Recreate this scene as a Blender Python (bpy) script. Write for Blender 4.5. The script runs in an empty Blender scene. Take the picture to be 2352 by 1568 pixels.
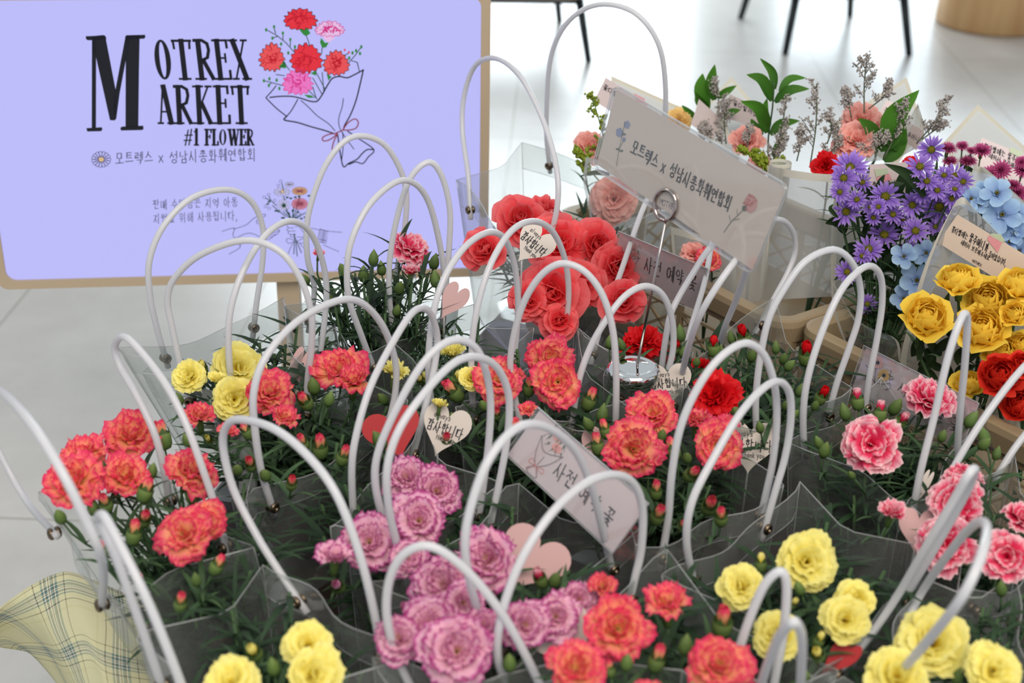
import bpy, math, random
from mathutils import Vector, Matrix
V = Vector
PI = math.pi
C = bpy.context.scene.collection
scene = bpy.context.scene

# ------------------------------------------------------------------ camera
PITCH = math.radians(26.5)
ROLL = 0.020
FPX = 3267.0
CAM = V((0.0, 0.0, 1.55))
FWD = V((0, math.cos(PITCH), -math.sin(PITCH)))
UP0 = V((0, math.sin(PITCH), math.cos(PITCH)))
RX = (V((1, 0, 0)) * math.cos(ROLL) + UP0 * math.sin(ROLL))
UY = (UP0 * math.cos(ROLL) - V((1, 0, 0)) * math.sin(ROLL))
cam_data = bpy.data.cameras.new('camera')
cam_data.lens = 50.0 * FPX / 3266.7
cam_data.sensor_width = 36.0
cam_data.clip_start = 0.02
cam_data.dof.use_dof = True
cam_data.dof.focus_distance = 1.62
cam_data.dof.aperture_fstop = 5.6
cam = bpy.data.objects.new('camera', cam_data)
C.objects.link(cam)
cam.matrix_world = Matrix(((RX.x, UY.x, -FWD.x, CAM.x), (RX.y, UY.y, -FWD.y, CAM.y),
                           (RX.z, UY.z, -FWD.z, CAM.z), (0, 0, 0, 1)))
scene.camera = cam

# ------------------------------------------------------------------ light
scene.view_settings.view_transform = 'Standard'
scene.view_settings.look = 'None'
scene.view_settings.exposure = 0.0
scene.view_settings.gamma = 1.0
scene.view_settings.use_curve_mapping = False
scene.cycles.transparent_max_bounces = 40
scene.cycles.max_bounces = 8
scene.cycles.diffuse_bounces = 3
scene.cycles.glossy_bounces = 3
scene.cycles.caustics_reflective = False
scene.cycles.caustics_refractive = False
world = bpy.data.worlds.new('world')
scene.world = world
world.use_nodes = True
bg = world.node_tree.nodes['Background']
bg.inputs[0].default_value = (0.86, 0.94, 1.0, 1)
bg.inputs[1].default_value = 0.58


def area(name, loc, target, sx, sy, power, col):
    l = bpy.data.lights.new(name, 'AREA')
    l.shape = 'RECTANGLE'
    l.size, l.size_y = sx, sy
    l.energy = power
    l.color = col
    o = bpy.data.objects.new(name, l)
    C.objects.link(o)
    o.location = loc
    o.rotation_euler = (V(target) - V(loc)).to_track_quat('-Z', 'Y').to_euler()
    return o


area('window_and_fill_daylight', (-0.35, 9.3, 1.75), (0.1, 0, 1.2), 2.9, 3.1, 235, (0.86, 0.95, 1.0))
area('window_and_fill_daylight', (2.6, 9.3, 1.75), (2.2, 0, 1.2), 1.9, 3.1, 90, (0.80, 0.92, 1.0))  # weaker fill behind the added window, brightens the floor on the right
area('ceiling_and_fill_light', (0.5, -0.6, 3.2), (0.2, 1.4, 0.6), 2.4, 1.6, 84, (1.0, 0.90, 0.78))  # unseen front fill above the camera, added to brighten sign and flowers
area('ceiling_and_fill_light', (-1.4, 2.6, 3.3), (-1.2, 2.6, 0), 1.5, 1.5, 16, (1.0, 0.90, 0.80))


# ------------------------------------------------------------------ pixel -> place
def ray(px, py):
    return FWD + RX * ((px - 1176.0) / FPX) + UY * ((784.0 - py) / FPX)


def atZ(p, z):
    d = ray(*p)
    return CAM + d * ((z - CAM.z) / d.z)


def atY(p, y):
    d = ray(*p)
    return CAM + d * ((y - CAM.y) / d.y)


def onplane(p, P0, n):
    d = ray(*p)
    return CAM + d * ((P0 - CAM).dot(n) / d.dot(n))


def depth(P):
    return (P - CAM).dot(FWD)


def ppm(P):
    return FPX / depth(P)


# ------------------------------------------------------------------ mesh helpers
class MB:
    def __init__(s):
        s.v, s.f, s.m, s.uv = [], [], [], []

    def vert(s, p, uv=(0, 0)):
        s.v.append((p[0], p[1], p[2]))
        s.uv.append(uv)
        return len(s.v) - 1

    def face(s, idx, m=0):
        s.f.append(tuple(idx))
        s.m.append(m)

    def grid(s, rows, m=0, uvs=None, close=False):
        n, k = len(rows), len(rows[0])
        b = len(s.v)
        for i, r in enumerate(rows):
            for j, p in enumerate(r):
                s.vert(p, uvs[i][j] if uvs else (j / max(1, k - 1), i / max(1, n - 1)))
        for i in range(n - 1):
            for j in range(k - 1 if not close else k):
                j2 = (j + 1) % k
                s.face((b + i * k + j, b + i * k + j2, b + (i + 1) * k + j2, b + (i + 1) * k + j), m)
        return b

    def tube(s, pts, r, n=8, m=0, closed=False, cap=True):
        pts = [V(p) for p in pts]
        N = len(pts)
        rr = r if isinstance(r, (list, tuple)) else [r] * N
        rows = []
        prev = None
        for i, p in enumerate(pts):
            a = pts[(i - 1) % N] if (closed or i > 0) else p
            b = pts[(i + 1) % N] if (closed or i < N - 1) else p
            t = (b - a)
            if t.length < 1e-9:
                t = V((0, 0, 1))
            t.normalize()
            if prev is None:
                h = V((0, 0, 1)) if abs(t.z) < 0.9 else V((1, 0, 0))
                prev = t.cross(h).normalized()
            prev = (prev - t * prev.dot(t))
            if prev.length < 1e-6:
                prev = t.orthogonal()
            prev.normalize()
            q = t.cross(prev)
            rows.append([p + (prev * math.cos(2 * PI * k / n) + q * math.sin(2 * PI * k / n)) * rr[i] for k in range(n)])
        if closed:
            rows.append(rows[0])
        b = s.grid(rows, m, close=True)
        if cap and not closed:
            s.face([b + k for k in range(n)][::-1], m)
            e = b + (len(rows) - 1) * n
            s.face([e + k for k in range(n)], m)

    def lathe(s, prof, M=None, n=24, m=0, cap0=False, cap1=False):
        M = M or Matrix()
        rows = [[M @ V((r * math.cos(2 * PI * k / n), r * math.sin(2 * PI * k / n), z)) for k in range(n)] for r, z in prof]
        b = s.grid(rows, m, close=True)
        if cap0:
            s.face([b + k for k in range(n)][::-1], m)
        if cap1:
            e = b + (len(rows) - 1) * n
            s.face([e + k for k in range(n)], m)

    def box(s, c, ax, ay, az, m=0):
        c, ax, ay, az = V(c), V(ax), V(ay), V(az)
        b = len(s.v)
        for k in range(8):
            s.vert(c + ax * (1 if k & 1 else -1) + ay * (1 if k & 2 else -1) + az * (1 if k & 4 else -1), (k & 1, (k >> 1) & 1))
        for q in ((0, 2, 3, 1), (4, 5, 7, 6), (0, 1, 5, 4), (2, 6, 7, 3), (0, 4, 6, 2), (1, 3, 7, 5)):
            s.face([b + i for i in q], m)

    def poly(s, pts, m=0, uvs=None):
        b = [s.vert(p, uvs[i] if uvs else (0, 0)) for i, p in enumerate(pts)]
        s.face(b, m)

    def plate(s, pts, n, th, m=0):
        """flat outline pts with thickness th along n"""
        pts = [V(p) for p in pts]
        h = V(n) * th
        a = [s.vert(p) for p in pts]
        b = [s.vert(p - h) for p in pts]
        s.face(a, m)
        s.face(b[::-1], m)
        k = len(pts)
        for i in range(k):
            s.face((a[i], b[i], b[(i + 1) % k], a[(i + 1) % k]), m)

    def mesh(s, name, mats, smooth=True):
        me = bpy.data.meshes.new(name)
        me.from_pydata(s.v, [], s.f)
        for mt in mats:
            me.materials.append(mt)
        me.polygons.foreach_set('material_index', s.m)
        me.polygons.foreach_set('use_smooth', [smooth] * len(s.f))
        ul = me.uv_layers.new(name='UVMap')
        loops = [0] * len(me.loops)
        me.loops.foreach_get('vertex_index', loops)
        buf = []
        for vi in loops:
            buf += s.uv[vi]
        ul.data.foreach_set('uv', buf)
        me.update()
        return me


def link(name, me, parent=None, M=None, sharp=None):
    """parent chain sits in world space: every root Empty only has a translation"""
    o = bpy.data.objects.new(name, me)
    C.objects.link(o)
    if parent is not None:
        o.parent = parent
        o.matrix_parent_inverse = WM[parent.name].inverted()
    w = M if M is not None else Matrix()
    o.matrix_basis = w
    WM[o.name] = w
    return o


WM = {}


def build(mb, name, mats, parent=None, smooth=True):
    if not isinstance(mats, (list, tuple)):
        mats = [mats]
    return link(name, mb.mesh(name, mats, smooth), parent)


def thing(name, label, cat, loc, group=None):
    o = bpy.data.objects.new(name, None)
    C.objects.link(o)
    o.location = loc
    o.empty_display_size = 0.05
    WM[o.name] = Matrix.Translation(V(loc))
    return tag(o, label, cat, group)


def tag(o, label, cat, group=None):
    o['label'] = label
    o['category'] = cat
    if group:
        o['group'] = group
    return o


def struct(o):
    o['kind'] = 'structure'
    return o


def spline(pts, k=6, closed=False):
    """Catmull-Rom through pts"""
    pts = [V(p) for p in pts]
    n = len(pts)
    out = []
    for i in range(n if closed else n - 1):
        p1, p2 = pts[i], pts[(i + 1) % n]
        p0 = pts[(i - 1) % n] if (closed or i > 0) else p1 * 2 - p2
        p3 = pts[(i + 2) % n] if (closed or i < n - 2) else p2 * 2 - p1
        for j in range(k):
            t = j / k
            out.append(0.5 * ((2 * p1) + (p2 - p0) * t + (2 * p0 - 5 * p1 + 4 * p2 - p3) * t * t + (3 * p1 - p0 - 3 * p2 + p3) * t ** 3))
    if not closed:
        out.append(pts[-1])
    return out


def basis(z, x=None):
    """rotation whose Z axis is z"""
    z = V(z).normalized()
    x = V(x) if x is not None else (V((1, 0, 0)) if abs(z.x) < 0.9 else V((0, 1, 0)))
    x = (x - z * x.dot(z)).normalized()
    y = z.cross(x)
    return Matrix(((x.x, y.x, z.x, 0), (x.y, y.y, z.y, 0), (x.z, y.z, z.z, 0), (0, 0, 0, 1)))


# ------------------------------------------------------------------ materials
def srgb(r, g, b):
    f = lambda c: (c / 255 / 12.92) if c / 255 <= 0.04045 else ((c / 255 + 0.055) / 1.055) ** 2.4
    return (f(r), f(g), f(b), 1)


def newmat(name):
    m = bpy.data.materials.new(name)
    m.use_nodes = True
    nt = m.node_tree
    nt.nodes.clear()
    out = nt.nodes.new('ShaderNodeOutputMaterial')
    return m, nt, out


def N(nt, t, **kw):
    n = nt.nodes.new(t)
    for k, v in kw.items():
        setattr(n, k, v)
    return n


def princ(name, col, rough=0.5, metal=0.0, spec=0.5, noise=None, bump=None, coat=0.0):
    m, nt, out = newmat(name)
    b = N(nt, 'ShaderNodeBsdfPrincipled')
    b.inputs['Base Color'].default_value = col
    b.inputs['Roughness'].default_value = rough
    b.inputs['Metallic'].default_value = metal
    b.inputs['Specular IOR Level'].default_value = spec
    b.inputs['Coat Weight'].default_value = coat
    nt.links.new(b.outputs[0], out.inputs[0])
    if noise:
        sc, col2 = noise
        tc = N(nt, 'ShaderNodeTexCoord')
        nz = N(nt, 'ShaderNodeTexNoise')
        nz.inputs['Scale'].default_value = sc
        nz.inputs['Detail'].default_value = 4
        mx = N(nt, 'ShaderNodeMix', data_type='RGBA')
        mx.inputs[6].default_value = col
        mx.inputs[7].default_value = col2
        nt.links.new(tc.outputs['Object'], nz.inputs['Vector'])
        nt.links.new(nz.outputs[0], mx.inputs[0])
        nt.links.new(mx.outputs[2], b.inputs['Base Color'])
        if bump:
            bp = N(nt, 'ShaderNodeBump')
            bp.inputs['Strength'].default_value = bump
            bp.inputs['Distance'].default_value = 0.002
            nt.links.new(nz.outputs[0], bp.inputs['Height'])
            nt.links.new(bp.outputs[0], b.inputs['Normal'])
    return m


def emis(name, col, s=1.0):
    m, nt, out = newmat(name)
    e = N(nt, 'ShaderNodeEmission')
    e.inputs[0].default_value = col
    e.inputs[1].default_value = s
    nt.links.new(e.outputs[0], out.inputs[0])
    return m


def petal_mat(name, stops, streak=0.18, sx=14.0, trans=0.35, var=0.06):
    """petal colour runs from the base (v=0) to the frilled edge (v=1)"""
    m, nt, out = newmat(name)
    uv = N(nt, 'ShaderNodeUVMap')
    sep = N(nt, 'ShaderNodeSeparateXYZ')
    nt.links.new(uv.outputs[0], sep.inputs[0])
    mp = N(nt, 'ShaderNodeMapping')
    mp.inputs['Scale'].default_value = (sx, 1.6, 1)
    nt.links.new(uv.outputs[0], mp.inputs[0])
    nz = N(nt, 'ShaderNodeTexNoise')
    nz.inputs['Scale'].default_value = 1.0
    nz.inputs['Detail'].default_value = 3
    nt.links.new(mp.outputs[0], nz.inputs['Vector'])
    ma = N(nt, 'ShaderNodeMath', operation='MULTIPLY_ADD')
    nt.links.new(nz.outputs[0], ma.inputs[0])
    ma.inputs[1].default_value = streak * 2
    ma.inputs[2].default_value = -streak
    ad = N(nt, 'ShaderNodeMath', operation='ADD')
    nt.links.new(sep.outputs['Y'], ad.inputs[0])
    nt.links.new(ma.outputs[0], ad.inputs[1])
    cr = N(nt, 'ShaderNodeValToRGB')
    el = cr.color_ramp.elements
    while len(el) > 1:
        el.remove(el[0])
    el[0].position, el[0].color = stops[0][0], stops[0][1]
    for p, c in stops[1:]:
        e = el.new(p)
        e.color = c
    nt.links.new(ad.outputs[0], cr.inputs[0])
    hs = N(nt, 'ShaderNodeHueSaturation')
    oi = N(nt, 'ShaderNodeObjectInfo')
    mr = N(nt, 'ShaderNodeMapRange')
    mr.inputs['To Min'].default_value = 1 - var
    mr.inputs['To Max'].default_value = 1 + var
    nt.links.new(oi.outputs['Random'], mr.inputs[0])
    nt.links.new(mr.outputs[0], hs.inputs['Value'])
    nt.links.new(cr.outputs[0], hs.inputs['Color'])
    d = N(nt, 'ShaderNodeBsdfPrincipled')
    d.inputs['Roughness'].default_value = 0.55
    d.inputs['Specular IOR Level'].default_value = 0.25
    t = N(nt, 'ShaderNodeBsdfTranslucent')
    nt.links.new(hs.outputs[0], d.inputs['Base Color'])
    nt.links.new(hs.outputs[0], t.inputs[0])
    mx = N(nt, 'ShaderNodeMixShader')
    mx.inputs[0].default_value = trans
    nt.links.new(d.outputs[0], mx.inputs[1])
    nt.links.new(t.outputs[0], mx.inputs[2])
    nt.links.new(mx.outputs[0], out.inputs[0])
    return m


def film(name, tint, haze, hazecol, gloss=0.06, edge=0.35, rough=0.12, streaks=True):
    """thin plastic sheet: see-through, a little milky, glossy"""
    m, nt, out = newmat(name)
    tr = N(nt, 'ShaderNodeBsdfTransparent')
    tr.inputs[0].default_value = tint
    gl = N(nt, 'ShaderNodeBsdfGlossy')
    gl.inputs['Roughness'].default_value = rough
    df = N(nt, 'ShaderNodeBsdfDiffuse')
    df.inputs[0].default_value = hazecol
    tl = N(nt, 'ShaderNodeBsdfTranslucent')
    tl.inputs[0].default_value = hazecol
    dm = N(nt, 'ShaderNodeMixShader')
    dm.inputs[0].default_value = 0.5
    nt.links.new(df.outputs[0], dm.inputs[1])
    nt.links.new(tl.outputs[0], dm.inputs[2])
    m1 = N(nt, 'ShaderNodeMixShader')
    if streaks:
        tc = N(nt, 'ShaderNodeTexCoord')
        mp = N(nt, 'ShaderNodeMapping')
        mp.inputs['Scale'].default_value = (9, 9, 4)
        nz = N(nt, 'ShaderNodeTexNoise')
        nz.inputs['Scale'].default_value = 1.0
        nz.inputs['Detail'].default_value = 2
        mr = N(nt, 'ShaderNodeMapRange')
        mr.inputs['From Min'].default_value = 0.3
        mr.inputs['From Max'].default_value = 0.7
        mr.inputs['To Min'].default_value = haze * 0.65
        mr.inputs['To Max'].default_value = haze * 1.4
        nt.links.new(tc.outputs['Object'], mp.inputs[0])
        nt.links.new(mp.outputs[0], nz.inputs['Vector'])
        nt.links.new(nz.outputs[0], mr.inputs[0])
        nt.links.new(mr.outputs[0], m1.inputs[0])
    else:
        m1.inputs[0].default_value = haze
    nt.links.new(tr.outputs[0], m1.inputs[1])
    nt.links.new(dm.outputs[0], m1.inputs[2])
    lw = N(nt, 'ShaderNodeLayerWeight')
    lw.inputs[0].default_value = 0.25
    mr2 = N(nt, 'ShaderNodeMapRange')
    mr2.inputs['To Min'].default_value = gloss
    mr2.inputs['To Max'].default_value = edge
    nt.links.new(lw.outputs['Facing'], mr2.inputs[0])
    m2 = N(nt, 'ShaderNodeMixShader')
    nt.links.new(mr2.outputs[0], m2.inputs[0])
    nt.links.new(m1.outputs[0], m2.inputs[1])
    nt.links.new(gl.outputs[0], m2.inputs[2])
    nt.links.new(m2.outputs[0], out.inputs[0])
    return m


def milky(name, col, trans=0.35, rough=0.25, spec=0.5):
    m, nt, out = newmat(name)
    d = N(nt, 'ShaderNodeBsdfPrincipled')
    d.inputs['Base Color'].default_value = col
    d.inputs['Roughness'].default_value = rough
    d.inputs['Specular IOR Level'].default_value = spec
    t = N(nt, 'ShaderNodeBsdfTranslucent')
    t.inputs[0].default_value = col
    mx = N(nt, 'ShaderNodeMixShader')
    mx.inputs[0].default_value = trans
    nt.links.new(d.outputs[0], mx.inputs[1])
    nt.links.new(t.outputs[0], mx.inputs[2])
    nt.links.new(mx.outputs[0], out.inputs[0])
    return m


MAT = {}
M_ = MAT
M_['film'] = film('clear_plastic_film', (0.93, 0.95, 0.94, 1), 0.128, (0.74, 0.76, 0.75, 1))
M_['frost'] = film('frosted_paper', (0.90, 0.91, 0.90, 1), 0.62, (0.62, 0.61, 0.58, 1), 0.03, 0.10, 0.35, False)
M_['acrylic'] = film('clear_acrylic', (0.96, 0.96, 0.97, 1), 0.03, (0.8, 0.8, 0.82, 1), 0.05, 0.5, 0.05, False)
M_['filmedge'] = film('film_cut_edge', (0.9, 0.92, 0.92, 1), 0.45, (0.85, 0.87, 0.87, 1), 0.15, 0.5, 0.2, False)
M_['paperedge'] = milky('cream_paper_border', srgb(226, 222, 208), 0.35, 0.6)
M_['handle'] = milky('milky_tube', (0.80, 0.805, 0.835, 1), 0.42, 0.22, 0.6)
M_['brass'] = princ('brass_rivet', (0.17, 0.13, 0.09, 1), 0.34, 1.0)
M_['dark'] = princ('dark_hole', (0.01, 0.01, 0.01, 1), 0.7)
M_['chrome'] = princ('polished_chrome', (0.85, 0.85, 0.84, 1), 0.05, 1.0)
M_['steel'] = princ('steel_wire', (0.48, 0.42, 0.40, 1), 0.16, 1.0)
M_['calyx'] = petal_mat('calyx_green', [(0, (0.06, 0.11, 0.03, 1)), (0.6, (0.105, 0.175, 0.045, 1)), (1, (0.19, 0.27, 0.08, 1))], 0.15, 4, 0.15, 0.15)
M_['stem'] = petal_mat('stem_green', [(0, (0.035, 0.075, 0.035, 1)), (1, (0.06, 0.12, 0.045, 1))], 0.1, 3, 0.1, 0.15)
M_['leaf'] = petal_mat('carnation_leaf', [(0, (0.016, 0.036, 0.017, 1)), (0.5, (0.027, 0.06, 0.027, 1)), (1, (0.045, 0.09, 0.045, 1))], 0.3, 3, 0.2, 0.25)
M_['ruscus'] = petal_mat('broad_green_leaf', [(0, (0.03, 0.11, 0.012, 1)), (1, (0.075, 0.23, 0.02, 1))], 0.25, 2, 0.25, 0.2)
M_['darkleaf'] = petal_mat('dark_green_leaf', [(0, (0.012, 0.03, 0.012, 1)), (1, (0.03, 0.065, 0.02, 1))], 0.25, 2, 0.15, 0.2)
M_['pot'] = princ('brown_pot', (0.06, 0.035, 0.025, 1), 0.6)
M_['soil'] = princ('potting_soil', (0.025, 0.017, 0.012, 1), 0.95)
L = lambda *a: srgb(*a)
M_['coral'] = petal_mat('coral_petal', [(0, L(253, 208, 136)), (0.6, L(253, 182, 136)), (0.80, L(250, 146, 128)), (0.93, L(241, 88, 118)), (1, L(232, 56, 106))], 0.2)
M_['yellow'] = petal_mat('yellow_petal', [(0, L(238, 208, 64)), (0.5, L(248, 232, 104)), (1, L(252, 244, 158))], 0.12)
M_['picotee'] = petal_mat('purple_edged_petal', [(0, L(244, 204, 160)), (0.35, L(246, 196, 206)), (0.88, L(246, 192, 216)), (0.95, L(208, 110, 168)), (1, L(174, 50, 130))], 0.07)
M_['pink'] = petal_mat('pink_petal', [(0, L(226, 30, 80)), (0.72, L(236, 66, 110)), (0.88, L(246, 160, 180)), (1, L(251, 216, 218))], 0.18)
M_['red'] = petal_mat('red_petal', [(0, L(160, 4, 10)), (0.6, L(216, 14, 24)), (1, L(232, 26, 36))], 0.1)
M_['salmon'] = petal_mat('salmon_petal', [(0, L(238, 128, 116)), (0.6, L(243, 160, 150)), (1, L(248, 192, 182))], 0.15)
M_['begonia'] = petal_mat('begonia_petal', [(0, L(232, 40, 56)), (0.6, L(245, 78, 88)), (1, L(252, 128, 130))], 0.16, 6, 0.45)
M_['yrose'] = petal_mat('yellow_rose_petal', [(0, L(246, 176, 30)), (0.4, L(252, 208, 48)), (1, L(253, 222, 90))], 0.12, 4)
M_['rrose'] = petal_mat('red_rose_petal', [(0, L(170, 14, 20)), (0.6, L(220, 34, 26)), (1, L(236, 60, 40))], 0.1, 4)
M_['peach'] = petal_mat('peach_petal', [(0, L(240, 190, 90)), (1, L(252, 220, 150))], 0.15)
M_['aster'] = petal_mat('purple_ray_petal', [(0, L(130, 92, 186)), (0.6, L(150, 112, 206)), (1, L(178, 146, 224))], 0.15, 3)
M_['asterc'] = princ('yellow_disc', srgb(190, 170, 50), 0.7, 0, 0.2, (900, srgb(120, 120, 30)), 0.8)
M_['mum'] = petal_mat('magenta_petal', [(0, L(140, 30, 88)), (0.6, L(178, 62, 122)), (1, L(206, 104, 154))], 0.12)
M_['delph'] = petal_mat('pale_blue_petal', [(0, L(150, 170, 214)), (0.6, L(160, 192, 230)), (1, L(182, 212, 238))], 0.2, 5)
M_['lim'] = princ('dry_filler_twig', srgb(92, 100, 80), 0.8)
M_['limb'] = princ('dry_filler_bud', srgb(206, 200, 184), 0.8, 0, 0.2, (300, srgb(132, 122, 136)))
M_['gold'] = princ('goldenrod_bud', srgb(150, 160, 40), 0.6, 0, 0.3, (200, srgb(92, 120, 36)))
M_['crate'] = princ('beige_crate_plastic', srgb(156, 137, 108), 0.42, 0, 0.4, (18, srgb(144, 126, 98)))
M_['paper'] = princ('cream_card', srgb(238, 224, 211), 0.7, 0, 0.3, (14, srgb(230, 216, 203)))
M_['note'] = princ('pinkish_note_card', srgb(222, 205, 204), 0.7, 0, 0.3)
M_['tan_note'] = princ('tan_note_card', srgb(226, 206, 190), 0.7, 0, 0.3)
M_['ink'] = princ('black_ink', srgb(28, 28, 38), 0.6)
M_['inkgrey'] = princ('grey_ink', srgb(105, 95, 105), 0.6)
M_['inkred'] = princ('pink_ink', srgb(206, 128, 124), 0.6)
M_['inkblue'] = princ('blue_ink', srgb(150, 160, 196), 0.6)
M_['inkgreen'] = princ('green_ink', srgb(98, 112, 96), 0.6)
M_['inkyel'] = princ('ochre_ink', srgb(212, 170, 92), 0.6)
M_['inkpink'] = princ('rose_ink', srgb(224, 170, 164), 0.6)
M_['tape_pink'] = princ('pink_washi_tape', srgb(226, 140, 150), 0.6, 0, 0.3, (160, srgb(236, 170, 176)))
M_['tape_green'] = princ('green_washi_tape', srgb(196, 208, 178), 0.6)
M_['heart_white'] = princ('white_heart_card', srgb(214, 203, 194), 0.6)
M_['heart_pink'] = princ('dusty_pink_heart_card', srgb(204, 164, 163), 0.6)
M_['heart_red'] = princ('red_heart_card', srgb(178, 18, 28), 0.5)
# ------------------------------------------------------------------ the hall
TABZ = 0.66


def tile_mat():
    m, nt, out = newmat('pale_stone_tile')
    b = N(nt, 'ShaderNodeBsdfPrincipled')
    tc = N(nt, 'ShaderNodeTexCoord')
    br = N(nt, 'ShaderNodeTexBrick')
    br.inputs['Scale'].default_value = 1.0
    br.offset = 0.0
    br.inputs['Brick Width'].default_value = 0.6
    br.inputs['Row Height'].default_value = 1.2
    br.inputs['Mortar Size'].default_value = 0.0035
    br.inputs['Mortar Smooth'].default_value = 0.3
    br.inputs['Color1'].default_value = (0.58, 0.56, 0.535, 1)
    br.inputs['Color2'].default_value = (0.565, 0.55, 0.525, 1)
    br.inputs['Mortar'].default_value = (0.36, 0.34, 0.30, 1)
    mp = N(nt, 'ShaderNodeMapping')
    mp.inputs['Location'].default_value = (0.157, 0.13, 0)
    mp.inputs['Rotation'].default_value = (0, 0, 0.03)
    nt.links.new(tc.outputs['Object'], mp.inputs[0])
    nt.links.new(mp.outputs[0], br.inputs['Vector'])
    nz = N(nt, 'ShaderNodeTexNoise')
    nz.inputs['Scale'].default_value = 5
    nz.inputs['Detail'].default_value = 7
    nz.inputs['Roughness'].default_value = 0.65
    nt.links.new(tc.outputs['Object'], nz.inputs['Vector'])
    mx = N(nt, 'ShaderNodeMix', data_type='RGBA', blend_type='MULTIPLY')
    mx.inputs[0].default_value = 0.45
    cr = N(nt, 'ShaderNodeValToRGB')
    cr.color_ramp.elements[0].position = 0.3
    cr.color_ramp.elements[0].color = (0.72, 0.71, 0.69, 1)
    cr.color_ramp.elements[1].position = 0.65
    cr.color_ramp.elements[1].color = (1, 1, 1, 1)
    nt.links.new(nz.outputs[0], cr.inputs[0])
    nt.links.new(br.outputs['Color'], mx.inputs[6])
    nt.links.new(cr.outputs[0], mx.inputs[7])
    nt.links.new(mx.outputs[2], b.inputs['Base Color'])
    b.inputs['Roughness'].default_value = 0.30
    b.inputs['Specular IOR Level'].default_value = 0.75
    nt.links.new(b.outputs[0], out.inputs[0])
    return m


mb = MB()
mb.grid([[V((-6, -3, 0)), V((8, -3, 0))], [V((-6, 9.2, 0)), V((8, 9.2, 0))]])
struct(build(mb, 'floor', tile_mat(), smooth=False))
wallm = princ('white_wall', srgb(225, 225, 220), 0.7, 0, 0.3, (3, srgb(214, 214, 208)))
mb = MB()
for x0, x1, z0, z1 in ((-6, -1.85, 0, 3.6), (1.15, 1.6, 0, 3.6), (3.6, 8, 0, 3.6), (-1.85, 3.6, 3.3, 3.6)):
    mb.box(((x0 + x1) / 2, 9.12, (z0 + z1) / 2), ((x1 - x0) / 2, 0, 0), (0, 0.08, 0), (0, 0, (z1 - z0) / 2))
struct(build(mb, 'wall_back', wallm, smooth=False))
mb = MB()
for x in (-1.82, -.85, 0.15, 1.12):
    mb.box((x, 9.12, 1.65), (0.03, 0, 0), (0, 0.05, 0), (0, 0, 1.65))
for z in (0.03, 3.27):
    mb.box((-.35, 9.12, z), (1.5, 0, 0), (0, 0.05, 0), (0, 0, 0.03))
wfm = princ('grey_window_frame', srgb(120, 122, 124), 0.4, 0.6)
struct(build(mb, 'window_1', wfm, smooth=False))
mb = MB()
for x in (1.63, 2.6, 3.57):
    mb.box((x, 9.12, 1.65), (0.03, 0, 0), (0, 0.05, 0), (0, 0, 1.65))
for z in (0.03, 3.27):
    mb.box((2.6, 9.12, z), (.97, 0, 0), (0, 0.05, 0), (0, 0, 0.03))
struct(build(mb, 'added_window', wfm, smooth=False))  # extra window, added to widen the bright reflection on the floor


# ------------------------------------------------------------------ pen and ink on flat things
class Sheet:
    """a flat thing: pixel positions are looked up on its plane"""

    def __init__(s, P0, n):
        s.P, s.n = V(P0), V(n).normalized()
        if (CAM - s.P).dot(s.n) < 0:
            s.n = -s.n

    def at(s, p, off=0.0):
        return onplane(p, s.P, s.n) + s.n * off


def ribbon(mb, pts, w, n, m=0):
    """flat pen stroke of width w"""
    pts = [V(p) for p in pts]
    N_ = len(pts)
    L_, R_ = [], []
    for i, p in enumerate(pts):
        t = pts[min(i + 1, N_ - 1)] - pts[max(i - 1, 0)]
        if t.length < 1e-9:
            t = V((1, 0, 0))
        t.normalize()
        s = n.cross(t).normalized()
        k = 1.0
        if 0 < i < N_ - 1:
            a = (pts[i] - pts[i - 1]).normalized()
            c = max(0.45, abs(a.dot(t)))
            k = 1 / c
        e = t * (w * 0.4 * (1 if i == N_ - 1 else -1 if i == 0 else 0))
        L_.append(p + s * w * 0.5 * k + e)
        R_.append(p - s * w * 0.5 * k + e)
    b = len(mb.v)
    for a, c in zip(L_, R_):
        mb.vert(a)
        mb.vert(c)
    for i in range(N_ - 1):
        mb.face((b + 2 * i, b + 2 * i + 1, b + 2 * i + 3, b + 2 * i + 2), m)


def circ(cx, cy, rx, ry=None, a0=0.0, a1=2 * PI, k=14):
    ry = ry or rx
    return [(cx + rx * math.cos(a0 + (a1 - a0) * i / k), cy + ry * math.sin(a0 + (a1 - a0) * i / k)) for i in range(k + 1)]


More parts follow.
